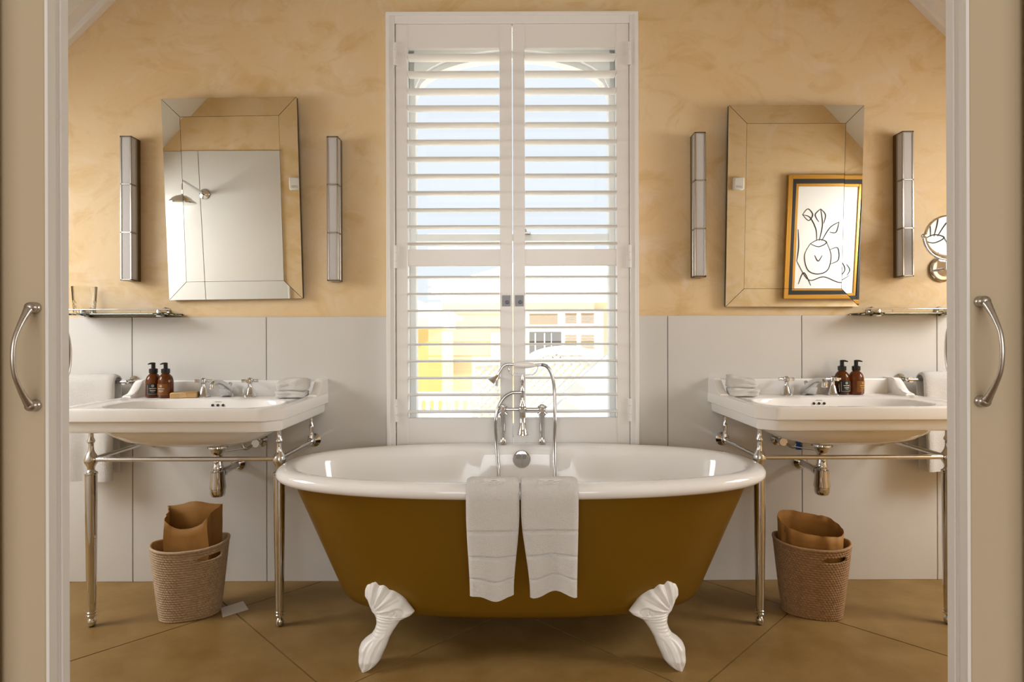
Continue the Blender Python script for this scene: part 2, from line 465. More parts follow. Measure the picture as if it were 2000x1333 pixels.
# bedroom shell
br = MB()
br.box((-3.7, -4.5, 0), (-3.6, 0.95, 3.2)); struct('wall_bedroom_side', br, M_cream, smooth=False)
struct('wall_bedroom_far_side', MB().box((3.6, -4.5, 0), (3.7, 0.95, 3.2)), M_cream, smooth=False)
struct('ceiling_bedroom', MB().box((-3.7, -4.6, 3.2), (3.7, 1.30, 3.3)), M_ceil, smooth=False)
bw = MB(); bw.box((-3.7, -4.6, 0), (-2.0, -4.5, 3.2)).box((2.0, -4.6, 0), (3.7, -4.5, 3.2)).box((-2.0, -4.6, 0), (2.0, -4.5, 0.65)).box((-2.0, -4.6, 2.85), (2.0, -4.5, 3.2))
struct('wall_bedroom_window', bw, M_cream, smooth=False)
# sliding doors
def door(n, s, label):
    xe = s * 0.692 if s < 0 else 0.679
    y0, y1 = 0.900, 0.944
    b = MB().box((xe + s * 0.004, y0, 0.005), (s * 1.5, y1, 2.6), 0.002)
    d = struct('door_%d' % n, b, M_door, label, smooth=False)
    for (ya, yb, pr) in ((y0 + 0.0006, y0 + 0.017, 0.0), (y0 + 0.0165, y0 + 0.028, 0.003), (y0 + 0.0275, y1 - 0.0006, 0.0)):
        x1 = xe + s * pr
        MB().box((min(x1, xe + s * 0.0048), ya, 0.005), (max(x1, xe + s * 0.0048), yb, 2.6), 0.0006).build('edge_strip', M_white, d, smooth=False)  # edges coloured whiter than the leaf face
    zt, zb = (1.145, 1.000) if s < 0 else (1.150, 1.002)
    for side in (-1, 1):
        ys = y0 if side < 0 else y1
        xm = xe + s * (0.018 if side < 0 else 0.0305)
        zs = [zt, zt - 0.003, zt - 0.012, zt - 0.028, zt - 0.048, (zt + zb) / 2, zb + 0.048, zb + 0.028, zb + 0.012, zb + 0.003, zb]
        ds = [0.006, 0.013, 0.020, 0.030, 0.039, 0.042, 0.039, 0.030, 0.020, 0.013, 0.006]
        rs = [0.0070, 0.0062, 0.0048, 0.0036, 0.0031, 0.0031, 0.0031, 0.0036, 0.0048, 0.0062, 0.0070]
        h = MB(); pts = []; rr = []
        for k in range(61):
            u = k / 6.0; i = min(int(u), 9); w = u - i
            def cr(a):
                p0, p1, p2, p3 = a[max(i - 1, 0)], a[i], a[i + 1], a[min(i + 2, 10)]
                return 0.5 * (2 * p1 + (p2 - p0) * w + (2 * p0 - 5 * p1 + 4 * p2 - p3) * w * w + (3 * p1 - p0 - 3 * p2 + p3) * w ** 3)
            pts.append((xm, ys + side * cr(ds), cr(zs))); rr.append(cr(rs))
        h.tube(pts, rr, 14)
        for z in (zt, zb):
            h.ball((xm, ys + side * 0.009, z), 0.0085, 18)
            h.lathe([(0.0085, 0), (0.0085, 0.004), (0.006, 0.008)], (xm, ys, z), 18, Matrix.Rotation(PI / 2 * (1 if side < 0 else -1), 4, 'X'))
        h.build('pull_handle', M_nickel, d)
    return d
door(1, -1, 'greige sliding door leaf beside the washbasin with the soap')
door(2, 1, 'greige sliding door leaf in front of the round shaving mirror')

# ------------------------------------------------------------------ window: casing, sash, shutters
YC = 2.645
cx0, cx1 = PX(757, YC), PX(1246, YC)
ci0, ci1 = PX(772, YC), PX(1231, YC)
cz1 = PZ(25, YC); cz0 = PZ(45, YC); cb0 = 0.55
cs = MB()
cs.box((cx0, YC, cb0), (ci0, YW + 0.03, cz1), 0.003).box((ci1, YC, cb0), (cx1, YW + 0.03, cz1), 0.003)
cs.box((ci0 - 0.001, YC, cz0), (ci1 + 0.001, YW + 0.03, cz1), 0.003)
cs.box((ci0 - 0.001, YC, cb0), (ci1 + 0.001, YW + 0.03, cb0 + 0.05), 0.003)
cs.box((cx0 - 0.004, YC - 0.008, cb0), (cx0 + 0.012, YW, cz1 - 0.008), 0.002).box((cx1 - 0.012, YC - 0.008, cb0), (cx1 + 0.004, YW, cz1 - 0.008), 0.002)
cs.box((cx0 - 0.004, YC - 0.008, cz1 - 0.012), (cx1 + 0.004, YW, cz1 + 0.004), 0.003)
win = struct('window_1', cs, M_white, 'white window casing around the two louvred shutters', smooth=False)
YG = 2.95
rv = MB()   # white reveal lining
rv.box((OX0 - 0.002, YW + 0.03, OZ0), (OX0 + 0.012, YG + 0.1, OZ1)).box((OX1 - 0.012, YW + 0.03, OZ0), (OX1 + 0.002, YG + 0.1, OZ1))
rv.box((OX0, YW + 0.03, OZ1 - 0.012), (OX1, YG + 0.1, OZ1 + 0.002)).box((OX0, YW + 0.03, OZ0), (OX1, YG + 0.1, OZ0 + 0.02))
rv.build('reveal_lining', M_extwhite, win, smooth=False)
sf = MB()
sf.box((OX0 + 0.01, YG - 0.03, OZ0 + 0.02), (-0.463, YG + 0.03, OZ1 - 0.01), 0.004).box((0.470, YG - 0.03, OZ0 + 0.02), (OX1 - 0.01, YG + 0.03, OZ1 - 0.01), 0.004)
zr1, zr0 = PZ(457, YG - 0.03), PZ(471, YG - 0.03)
sf.box((-0.465, YG - 0.025, zr0), (0.472, YG + 0.025, zr1), 0.004).box((-0.465, YG - 0.025, OZ0 + 0.02), (0.472, YG + 0.025, OZ0 + 0.08), 0.004)
# arched head: spandrels between the square opening and the arch
arc = []
for k in range(33):
    x = lerp(-0.466, 0.473, k / 32); u = clamp((x - 0.0035) / 0.4695, -1, 1)
    arc.append((x, 2.245 + 0.19 * math.sqrt(max(0, 1 - u * u))))
for yy0, yy1, dz in ((YG - 0.03, YG + 0.03, 0.0), (YG - 0.055, YG - 0.028, 0.028)):
    for k in range(32):
        (xa, za), (xb, zb_) = arc[k], arc[k + 1]
        za += dz; zb_ += dz
        top = OZ1 - 0.008
        sf.add([(xa, yy0, za), (xb, yy0, zb_), (xb, yy0, top), (xa, yy0, top), (xa, yy1, za), (xb, yy1, zb_), (xb, yy1, top), (xa, yy1, top)],
               [(0, 1, 2, 3), (7, 6, 5, 4), (0, 4, 5, 1)])
sf.build('sash_frame', M_extwhite, win, smooth=False)
lt = MB(); lx, lz = P(1030, 455, YG - 0.03)
lt.box((lx - 0.014, YG - 0.05, lz - 0.008), (lx + 0.016, YG - 0.02, lz + 0.001), 0.002).tube([(lx - 0.006, YG - 0.04, lz), (lx - 0.010, YG - 0.045, lz + 0.016)], 0.004, 8)
lt.build('sash_latch', M_nickel, win)
MB().box((-0.464, YG + 0.002, zr1 - 0.005), (0.471, YG + 0.006, 2.44)).build('window_pane', M_pane, win, smooth=False)
MB().box((-0.464, YG - 0.006, OZ0 + 0.07), (0.471, YG - 0.002, zr0 + 0.005)).build('window_pane', M_pane, win, smooth=False)
YS0, YS1, YSC = 2.650, 2.680, 2.665
def louver_mesh(w):
    m = MB(); R = []
    for x in (-w / 2, w / 2):
        R.append([(x, 0.039 * math.cos(2 * PI * k / 20), 0.0052 * math.sin(2 * PI * k / 20)) for k in range(20)])
    m.loft(R); me = m.mesh('louver', True, 50); me.materials.append(M_shut); return me
def shutter(px, label, handed):
    xa, xb, xc, xd = [PX(p, YS0) for p in px]
    zt, zb_ = PZ(46, YS0), 0.602
    t = thing('window_shutter', label, 'shutter', ((xa + xd) / 2, YSC, zb_))
    for u, v in ((xa, xb), (xc, xd)):
        MB().box((u, YS0, zb_), (v, YS1, zt), 0.003).build('stile', M_shut, t, smooth=False)
    z1, z2, z3, z4 = PZ(92, YS0), PZ(487, YS0), PZ(519, YS0), PZ(817, YS0)
    for u, v in ((z1, zt), (z3, z2), (zb_, z4)):
        MB().box((xb - 0.002, YS0 + 0.003, u), (xc + 0.002, YS1, v), 0.002).build('rail', M_shut, t, smooth=False)
    me = louver_mesh(xc - xb - 0.003)
    YF = YSC - 0.039
    ys = [105 + 33.55 * k for k in range(12)] + [540 + 33.25 * k for k in range(9)]
    for y in ys:
        o = bpy.data.objects.new('louver', me); C.objects.link(o); o.parent = t
        o.location = Vector(((xb + xc) / 2, YSC, PZ(y, YF))) - t.location
    hx = xa if handed < 0 else xd
    for y in (107, 502, 801):
        h = MB(); zc = PZ(y, YS0)
        for dz0, dz1 in ((-0.050, -0.019), (-0.018, 0.018), (0.019, 0.050)):
            h.lathe([(0.006, dz0), (0.006, dz1)], (hx, YC - 0.004, zc), 12)
        h.box((hx - 0.012, YC - 0.001, zc - 0.05), (hx + 0.012, YC + 0.008, zc + 0.05))
        h.build('hinge', M_white, t)
    cxp = (xc + xd) / 2 if handed < 0 else (xa + xb) / 2
    pl = MB(); zc = PZ(588, YS0)
    pl.box((cxp - 0.019, YS0 - 0.002, zc - 0.024), (cxp + 0.019, YS0 + 0.002, zc + 0.024), 0.001)
    p = pl.build('lock_plate', M_lock, t, smooth=False)
    MB().lathe([(0.008, 0), (0.008, 0.004), (0.006, 0.007)], (cxp + 0.004, YS0 - 0.002, zc - 0.006), 14, Matrix.Rotation(PI / 2, 4, 'X')).build('lock_knob', M_lockdark, p)
    return t
shutter((774, 797, 977, 1001), 'white louvred shutter leaf hinged next to the mirror that reflects the shower head', -1)
shutter((1003, 1026, 1205, 1230), 'white louvred shutter leaf hinged next to the mirror that reflects the framed drawing', 1)

# ------------------------------------------------------------------ bath tub
TX, TY = 0.0300, 2.255
def oval(a, b, n=2.45, cnt=128, bulge=0.0):
    out = []
    for k in range(cnt):
        th = 2 * PI * k / cnt
        c, s = math.cos(th), math.sin(th)
        x = a * math.copysign(abs(c) ** (2 / n), c); y = b * math.copysign(abs(s) ** (2 / n), s)
        if bulge and y > 0: y -= bulge * (1 - sstep(0.140, 0.230, abs(x))) * sstep(0.1, 0.2, y)
        out.append((x, y))
    return out
tub = thing('bathtub', 'freestanding gold and white clawfoot bathtub under the shuttered window', 'bathtub', (TX, TY, 0))
def ring(a, b, z, **k): return [(TX + x, TY + y, z) for x, y in oval(a, b, **k)]
sh = [(0.30, 0.08, 0.128), (0.50, 0.155, 0.124), (0.60, 0.20, 0.132), (0.638, 0.225, 0.150), (0.660, 0.238, 0.18), (0.690, 0.255, 0.25), (0.733, 0.278, 0.35), (0.776, 0.299, 0.45), (0.815, 0.317, 0.54), (0.838, 0.328, 0.60)]
MB().loft([ring(a, b, z) for a, b, z in sh], True, False).build('outer_shell', M_gold, tub, angle=60)
RA, RB = 0.889, 0.385     # outer edge of the rolled rim
prof = [(-0.075, 0.576), (-0.040, 0.577), (-0.018, 0.581), (-0.006, 0.588), (0.0, 0.599), (-0.001, 0.611), (-0.008, 0.621), (-0.020, 0.627), (-0.040, 0.6285), (-0.056, 0.627)]
inner = [(-0.066, 0.622), (-0.072, 0.612), (-0.079, 0.59), (-0.092, 0.54), (-0.125, 0.44), (-0.170, 0.34), (-0.21, 0.26), (-0.25, 0.21), (-0.31, 0.185), (-0.375, 0.18)]
R = [ring(RA + o, RB + o, z) for o, z in prof]
for o, z in inner:
    ob = o if o > -0.13 else -0.125 + (o + 0.125) * 0.55
    R.append(ring(RA + o * 1.0, RB + ob, z, bulge=0.022 * sstep(0.40, 0.60, z)))
liner = MB().loft(R, False, True).build('rim_and_liner', M_enamel, tub, angle=60)
# overflow and plug control on the inner back wall
ox, oz = P(1019, 899, 2.52)
ofl = MB(); Mx = Matrix.Rotation(PI / 2, 4, 'X')
ofl.lathe([(0.036, 0), (0.038, 0.006), (0.036, 0.011), (0.030, 0.013)], (ox, 2.539, oz), 32, Mx)
po = ofl.build('overflow_cover', M_chrome, tub)
MB().box((ox - 0.0015, 2.5245, oz - 0.030), (ox + 0.0015, 2.530, oz + 0.030), 0.0005).build('overflow_bar', M_nickel, po)
# claw feet
LB = [(130, 300), (165, 265), (210, 240), (225, 190), (275, 140), (330, 120), (400, 125), (450, 170), (510, 200), (580, 240), (600, 270), (650, 305), (720, 320), (790, 305), (850, 270), (900, 200), (960, 145), (1020, 130), (1090, 140), (1150, 145), (1200, 160), (1235, 185), (1250, 200)]
RBn = [(130, 302), (165, 345), (215, 400), (270, 480), (310, 560), (370, 640), (440, 700), (500, 760), (548, 806), (560, 806), (600, 770), (640, 690), (665, 640), (720, 600), (800, 550), (880, 510), (980, 480), (1080, 440), (1150, 415), (1200, 375), (1235, 335), (1250, 300)]
DEP = [(130, 0.006), (200, 0.018), (350, 0.030), (520, 0.036), (600, 0.034), (700, 0.028), (800, 0.028), (900, 0.036), (1000, 0.046), (1120, 0.050), (1200, 0.040), (1250, 0.030)]
def claw_mesh():
    m = MB(); U = 0.2645e-3; rings = []; nf, nb = 44, 14
    rows = [130 + 1120 * k / 110 for k in range(111)]
    for zy in rows:
        l, r = interp(LB, zy), interp(RBn, zy); D = interp(DEP, zy); z = (1250 - zy) * U * 0.935
        ring_ = []
        for k in range(nf):
            s = k / (nf - 1); zx = lerp(l, r, s)
            d = D * (max(0, 1 - (2 * s - 1) ** 2)) ** 0.5
            env = min(1, 6 * s, 6 * (1 - s)) if 0 < s < 1 else 0
            rel = 0
            if zy < 590:                      # fan of flutes
                ax, ay = zx - 265, 600 - zy
                ang = math.atan2(ay, ax); rd = math.hypot(ax, ay)
                rel += 0.0062 * math.sin(ang * 15.0 + 1.2 + rd * 0.004) * sstep(60, 150, rd) * sstep(560, 380, rd * 0.9 if zx < 620 else rd)
                sx, sy = (zx - 600) / 95.0, (zy - 560) / 85.0      # volute near the pointed corner
                rr = math.hypot(sx, sy)
                if rr < 1.3: rel += 0.010 * math.cos(rr * 5.2) * (1 - rr / 1.3)
            elif zy < 660:                    # collar beads
                rel += 0.0026 * math.sin((zy - 590) / 70 * 4 * PI)
            elif zy < 860:                    # ankle wrinkles
                rel += 0.0014 * math.sin((zy - 660) / 40 * 2 * PI) * sstep(0.75, 0.4, s)
            else:                             # toes
                tt = sstep(860, 980, zy) * sstep(1250, 1180, zy)
                rel -= 0.007 * tt * math.exp(-((s - 0.40) / 0.055) ** 2)
                rel -= 0.006 * tt * math.exp(-((s - 0.74) / 0.055) ** 2)
                rel += 0.002 * tt * math.sin(zy / 22.0) * math.exp(-((s - 0.2) / 0.15) ** 2)
            d += rel * env
            ring_.append(((zx - 270) * U, -d, z))
        for k in range(1, nb - 1):
            s = 1 - k / (nb - 1); zx = lerp(l, r, s)
            ring_.append(((zx - 270) * U, D * 0.8 * (max(0, 1 - (2 * s - 1) ** 2)) ** 0.5 + 0.0005, z))
        rings.append(ring_)
    for ring_ in rings:                        # lean the top back towards the bath
        for i, (x, y, z) in enumerate(ring_): ring_[i] = (x, y + 0.085 * (z / 0.277) ** 0.9, z)
    m.loft(rings[::-1])
    return m.mesh('claw_foot', True, 70)
cm = claw_mesh(); cm.materials.append(M_leg)
FX = 0.508
for sx, sy in ((-1, -1), (1, -1), (-1, 1), (1, 1)):
    o = bpy.data.objects.new('claw_foot', cm); C.objects.link(o); o.parent = tub
    o.location = (sx * FX, sy * 0.262, 0.0)
    o.scale = (1 if sx < 0 else -1, 1, 1)
    o.rotation_euler = (0, 0, -0.16 * -sx if sy < 0 else PI + 0.16 * -sx)
    if sy > 0: o.scale = (-1 if sx < 0 else 1, 1, 1)
# bath mixer with hand shower
YM = 2.592
def pm(x, y, Y=YM):
    X, Z = P(x, y, Y); return (X, Y, Z)
mix = thing('bath_mixer', 'chrome bath shower mixer with porcelain handset on the tub rim', 'mixer tap', (TX, YM, 0.627))
zr = 0.6275
crossz = PZ(800, YM)
for x in (982, 1058):
    X = PX(x, YM)
    b = MB(); hh = crossz - zr
    b.lathe([(0.019, 0), (0.019, 0.004), (0.014, 0.010), (0.0115, 0.03), (0.013, hh * 0.55), (0.012, hh * 0.8), (0.017, hh * 0.86), (0.017, hh * 0.9), (0.013, hh * 0.93), (0.016, hh), (0.014, hh + 0.016), (0.006, hh + 0.022)], (X, YM, zr), 24)
    b.build('pillar', M_chrome, mix)
    h = MB(); h.lathe([(0.012, -0.02), (0.014, 0.012), (0.011, 0.026), (0.013, 0.034), (0.008, 0.042)], (X, YM, crossz), 20, Matrix.Rotation(PI / 2, 4, 'X'))
    for k in range(4):
        a = PI / 4 + k * PI / 2
        h.tube([(X + 0.006 * math.cos(a), YM - 0.032, crossz + 0.006 * math.sin(a)), (X + 0.024 * math.cos(a), YM - 0.032, crossz + 0.024 * math.sin(a))], [0.0045, 0.006], 10)
    h.build('cross_handle', M_chrome, mix)
XC = PX(1020, YM)
b = MB()
b.tube([pm(982, 800), pm(1058, 800)], 0.0075, 14)
b.ball((XC, YM, crossz), 0.020, 20)
b.lathe([(0.015, 0), (0.015, 0.02), (0.010, 0.03), (0.0085, 0.075), (0.011, 0.08), (0.008, 0.09), (0.006, 0.11), (0.009, 0.118), (0.006, 0.122), (0.005, PZ(733, YM) - crossz)], (XC, YM, crossz), 20)
b.build('mixer_body', M_chrome, mix)
sp = MB(); zs = PZ(850, YM - 0.05)
sp.tube([(XC, YM, crossz - 0.005), (XC, YM - 0.025, crossz - 0.012), (XC, YM - 0.045, crossz - 0.03), (XC, YM - 0.05, crossz - 0.055)], [0.015, 0.014, 0.013, 0.013], 18)
sp.lathe([(0.013, crossz - 0.05 - zs), (0.014, 0.04), (0.019, 0.02), (0.022, 0.008), (0.024, 0.003), (0.024, 0), (0.018, 0.002)], (XC, YM - 0.05, zs), 24)
sp.build('spout', M_chrome, mix)
cr = MB()
cpts = [pm(992, 713), pm(992, 719), pm(995, 727), pm(1002, 732.5), pm(1012, 733), pm(1030, 733), pm(1040, 732.5), pm(1047, 727), pm(1050, 719), pm(1051, 710)]
cr.tube(cpts, 0.0032, 10)
cr.build('handset_cradle', M_chrome, mix)
hd = MB()
def smooth_path(pts, n=10):
    pts = [Vector(p) for p in pts]; out = []
    for i in range(len(pts) - 1):
        p0, p1, p2, p3 = pts[max(i - 1, 0)], pts[i], pts[i + 1], pts[min(i + 2, len(pts) - 1)]
        for k in range(n):
            t = k / n
            out.append(0.5 * (2 * p1 + (p2 - p0) * t + (2 * p0 - 5 * p1 + 4 * p2 - p3) * t * t + (3 * p1 - p0 - 3 * p2 + p3) * t ** 3))
    out.append(pts[-1]); return out
hd.tube(smooth_path([pm(1058, 713), pm(1046, 713.5), pm(1025, 713.5), pm(1004, 712.5), pm(992, 712), pm(984, 715), pm(978, 723), pm(973, 733)]), 0.0062, 12)
hc = Vector(pm(966, 743)); dirv = Vector((-0.62, -0.1, -0.78)).normalized()
q = Vector((0, 0, 1)).rotation_difference(dirv).to_matrix().to_4x4()
hd.lathe([(0.006, -0.030), (0.010, -0.016), (0.016, -0.004), (0.026, 0.010), (0.028, 0.014), (0.024, 0.016)], hc, 24, q)
ho = hd.build('handset', M_chrome, mix)
pg = MB(); n = 14; pts = []; rr = []
for k in range(n + 1):
    t = k / n; pts.append(pm(lerp(1003, 1045, t), lerp(713, 714, t))); rr.append(0.0065 + 0.0075 * math.sin(PI * t) ** 0.7)
pg.tube(pts, rr, 18); pg.build('porcelain_grip', M_ceramic, ho)
hs = MB()
path = smooth_path([pm(1057, 713), pm(1066, 715), pm(1074, 724), pm(1080, 742), pm(1083, 770), pm(1084, 820, 2.57), pm(1083, 860, 2.51), pm(1083, 900, 2.47), pm(1083, 932, 2.45), (0.155, 2.42, 0.36), (0.11, 2.40, 0.24), (0.03, 2.39, 0.205), (-0.04, 2.40, 0.25), (-0.06, 2.43, 0.36), pm(974, 932, 2.45), pm(972, 900, 2.47), pm(969, 860, 2.51), pm(968, 825, 2.57), pm(972, 800, 2.585), pm(983, 779), pm(998, 768.5), pm(1013, 767)], 22)
hs.tube(path, [0.0080 if i % 2 else 0.0069 for i in range(len(path))], 10)
hs.build('shower_hose', M_hose, mix, angle=80)
b = MB(); b.tube([pm(1005, 767.5), pm(1021, 767)], 0.0075, 12); b.build('hose_union', M_chrome, mix)
# two towels over the front rim
def rim_path(Ztail, Zin):
    """(Y, Z) path of the cloth: inside the tub, over the rolled rim, down the front"""
    yf = TY - RB
    p = [(yf + 0.105, Zin), (yf + 0.088, 0.575), (yf + 0.080, 0.605), (yf + 0.071, 0.625), (yf + 0.058, 0.635), (yf + 0.035, 0.6385), (yf + 0.015, 0.637), (yf + 0.001, 0.629), (yf - 0.007, 0.615), (yf - 0.0085, 0.595), (yf - 0.008, 0.565)]
    k = 70
    for i in range(1, k + 1): p.append((yf - 0.008 + 0.012 * i / k, lerp(0.565, Ztail, i / k)))
    return p
def hanging_towel(name, x0t, x1t, x0b, x1b, ztail, label, phase, emb_px):
    path = rim_path(ztail, 0.47); nx = 30; T = 0.011
    t = thing(name, label, 'towel', ((x0t + x1t) / 2, TY - RB, ztail), 0, 'hand towels on the bath rim')
    outer = []; innr = []
    npth = len(path)
    for i, (y, z) in enumerate(path):
        a, b_ = path[max(i - 1, 0)], path[min(i + 1, npth - 1)]
        d = Vector((b_[0] - a[0], b_[1] - a[1])).normalized(); nrm = Vector((-d.y, d.x)) * -1   # outward side
        if i < 10 and nrm.y < 0 and i in (4, 5, 6): nrm = -nrm
        w = sstep(0.56, ztail, z) if i > 9 else 0
        l, r = lerp(x0t, x0b, w), lerp(x1t, x1b, w)
        ro, ri = [], []
        for k in range(nx + 1):
            s = k / nx; x = lerp(l, r, s)
            wav = w * (0.007 * math.sin(s * 5.2 + phase) + 0.004 * math.sin(s * 11 + 2 * phase))
            ed = min(1.0, 9 * min(s, 1 - s) + 0.45)
            zb = 0
            if i > 9:
                zb = w * w * (0.010 * math.sin(s * 6.0 + phase * 1.7))
                fr = (0.565 - z) / (0.565 - ztail)
                for bc in (0.26, 0.545, 0.80):
                    if abs(fr - bc) < 0.013: ed *= 0.45
            off = T * ed
            ro.append((x, y + nrm.x * off - wav, z + nrm.y * off + zb)); ri.append((x, y - wav, z + zb))
        outer.append(ro); innr.append(ri)
    m = MB(); W = nx + 1
    rings = [o + i_[::-1] for o, i_ in zip(outer, innr)]
    m.loft(rings)
    m.build('cloth', M_towel, t, angle=75)
    e = MB(); yf = TY - RB                       # embroidered scroll on the rim fold
    cxm = (x0t + x1t) / 2 + emb_px
    for s_ in range(4):
        pts = []
        for k in range(22):
            u = k / 21
            pts.append((cxm - 0.034 + 0.068 * u + 0.004 * math.sin(u * 20 + s_), yf + 0.012 - 0.008 * s_ + 0.004 * math.sin(u * (9 + 3 * s_) + s_ * 1.3), 0.6478 - 0.0003 * s_ - (0.0012 if s_ > 1 else 0) - (0.003 if s_ > 2 else 0)))
        e.tube(pts, 0.0012, 6)
    e.build('embroidery', M_towel2, t)
    return t
YFR = TY - RB - 0.012
hanging_towel('bath_towel', PX(909, YFR), PX(1013.5, YFR), PX(916, YFR), PX(1002, YFR), 0.285, 'white hand towel on the bath rim below the side of the hand shower head', 0.6, 0.0)
hanging_towel('bath_towel', PX(1016.5, YFR), PX(1129, YFR), PX(1034, YFR), PX(1126, YFR), 0.295, 'white hand towel on the bath rim below the tall loop of the hose', 2.6, 0.0)

# ------------------------------------------------------------------ wash basins
BC = (0.0, -0.33)          # polar centre of the basin (local: wall tile face at y = 0)
def basin_poly(d):
    return [(-0.41 + d, 0.0), (0.41 - d, 0.0), (0.41 - d, -0.515 + d * 0.41), (0.352 - d * 0.41, -0.570 + d), (-0.352 + d * 0.41, -0.570 + d), (-0.41 + d, -0.515 + d * 0.41)]
ANG = sorted(set([2 * PI * k / 160 for k in range(160)] + [math.atan2(p[1] - BC[1], p[0] - BC[0]) % (2 * PI) for p in basin_poly(0)]))
def ray_poly(poly, a):
    dx, dy = math.cos(a), math.sin(a); best = 9
    for i in range(len(poly)):
        ax, ay = poly[i][0] - BC[0], poly[i][1] - BC[1]; bx, by = poly[(i + 1) % len(poly)][0] - BC[0], poly[(i + 1) % len(poly)][1] - BC[1]
        ex, ey = bx - ax, by - ay; det = dx * -ey + dy * ex
        if abs(det) < 1e-9: continue
        t = (ax * -ey + ay * ex) / det; u = (dx * ay - dy * ax) / det
        if t > 0 and -1e-6 <= u <= 1 + 1e-6: best = min(best, t)
    return best
def pring(d, z): return [(BC[0] + ray_poly(basin_poly(d), a) * math.cos(a), BC[1] + ray_poly(basin_poly(d), a) * math.sin(a), z) for a in ANG]
def bring(s, z, ax=0.325, ay=0.168, n=3.0):
    out = []
    for a in ANG:
        c, q_ = abs(math.cos(a)) / ax, abs(math.sin(a)) / ay
        r = (c ** n + q_ ** n) ** (-1 / n) * s
        out.append((BC[0] + r * math.cos(a), BC[1] + r * math.sin(a), z))
    return out
def basin_mesh():
    def circ(r, z): return [(BC[0] + 0.0 + r * math.cos(a), BC[1] + 0.14 + r * math.sin(a), z) for a in ANG]
    R = [circ(0.030, 0.640), circ(0.036, 0.652), circ(0.040, 0.672)]
    R += [bring(0.55, 0.680), bring(0.80, 0.700), bring(0.95, 0.728), bring(1.0, 0.754)]
    R += [pring(0.026, 0.7525), pring(0.016, 0.756), pring(0.013, 0.764), pring(0.012, 0.7905), pring(0.004, 0.7935), pring(0.0, 0.797)]
    R += [pring(0.0, 0.833), pring(0.0025, 0.8385), pring(0.008, 0.8405), pring(0.026, 0.8405), pring(0.036, 0.8375), pring(0.044, 0.8335)]
    R += [bring(1.02, 0.832), bring(1.0, 0.8295), bring(0.985, 0.823), bring(0.972, 0.805), bring(0.95, 0.775), bring(0.90, 0.745), bring(0.80, 0.722), bring(0.5, 0.705), bring(0.1, 0.70)]
    m = MB(); m.loft(R)
    return m.mesh('basin', True, 40)
basin_me = basin_mesh(); basin_me.materials.append(M_ceramic)
CHR = Matrix.Rotation(PI / 2, 4, 'X')
def tap_mesh():
    m = MB()
    m.lathe([(0.026, 0), (0.027, 0.004), (0.022, 0.008), (0.019, 0.012), (0.012, 0.036), (0.0085, 0.046), (0.0085, 0.058), (0.012, 0.062), (0.012, 0.078), (0.006, 0.083)], (0, 0, 0), 24)
    me = m.mesh('tap'); me.materials.append(M_chrome); return me
def cross_mesh():
    m = MB()
    for k in range(4):
        a = k * PI / 2 + 0.12; c, s = math.cos(a), math.sin(a)
        m.tube([(0.008 * c, 0.008 * s, 0.070), (0.017 * c, 0.017 * s, 0.070), (0.018 * c, 0.018 * s, 0.070), (0.021 * c, 0.021 * s, 0.070), (0.022 * c, 0.022 * s, 0.070), (0.034 * c, 0.034 * s, 0.070)], [0.005, 0.005, 0.0075, 0.0075, 0.0060, 0.0072], 12)
    me = m.mesh('cross_handle'); me.materials.append(M_chrome); return me
tap_me, cross_me = tap_mesh(), cross_mesh()
def add_me(name, me, parent, loc, rotz=0):
    o = bpy.data.objects.new(name, me); C.objects.link(o); o.parent = parent; o.location = loc; o.rotation_euler = (0, 0, rotz); return o
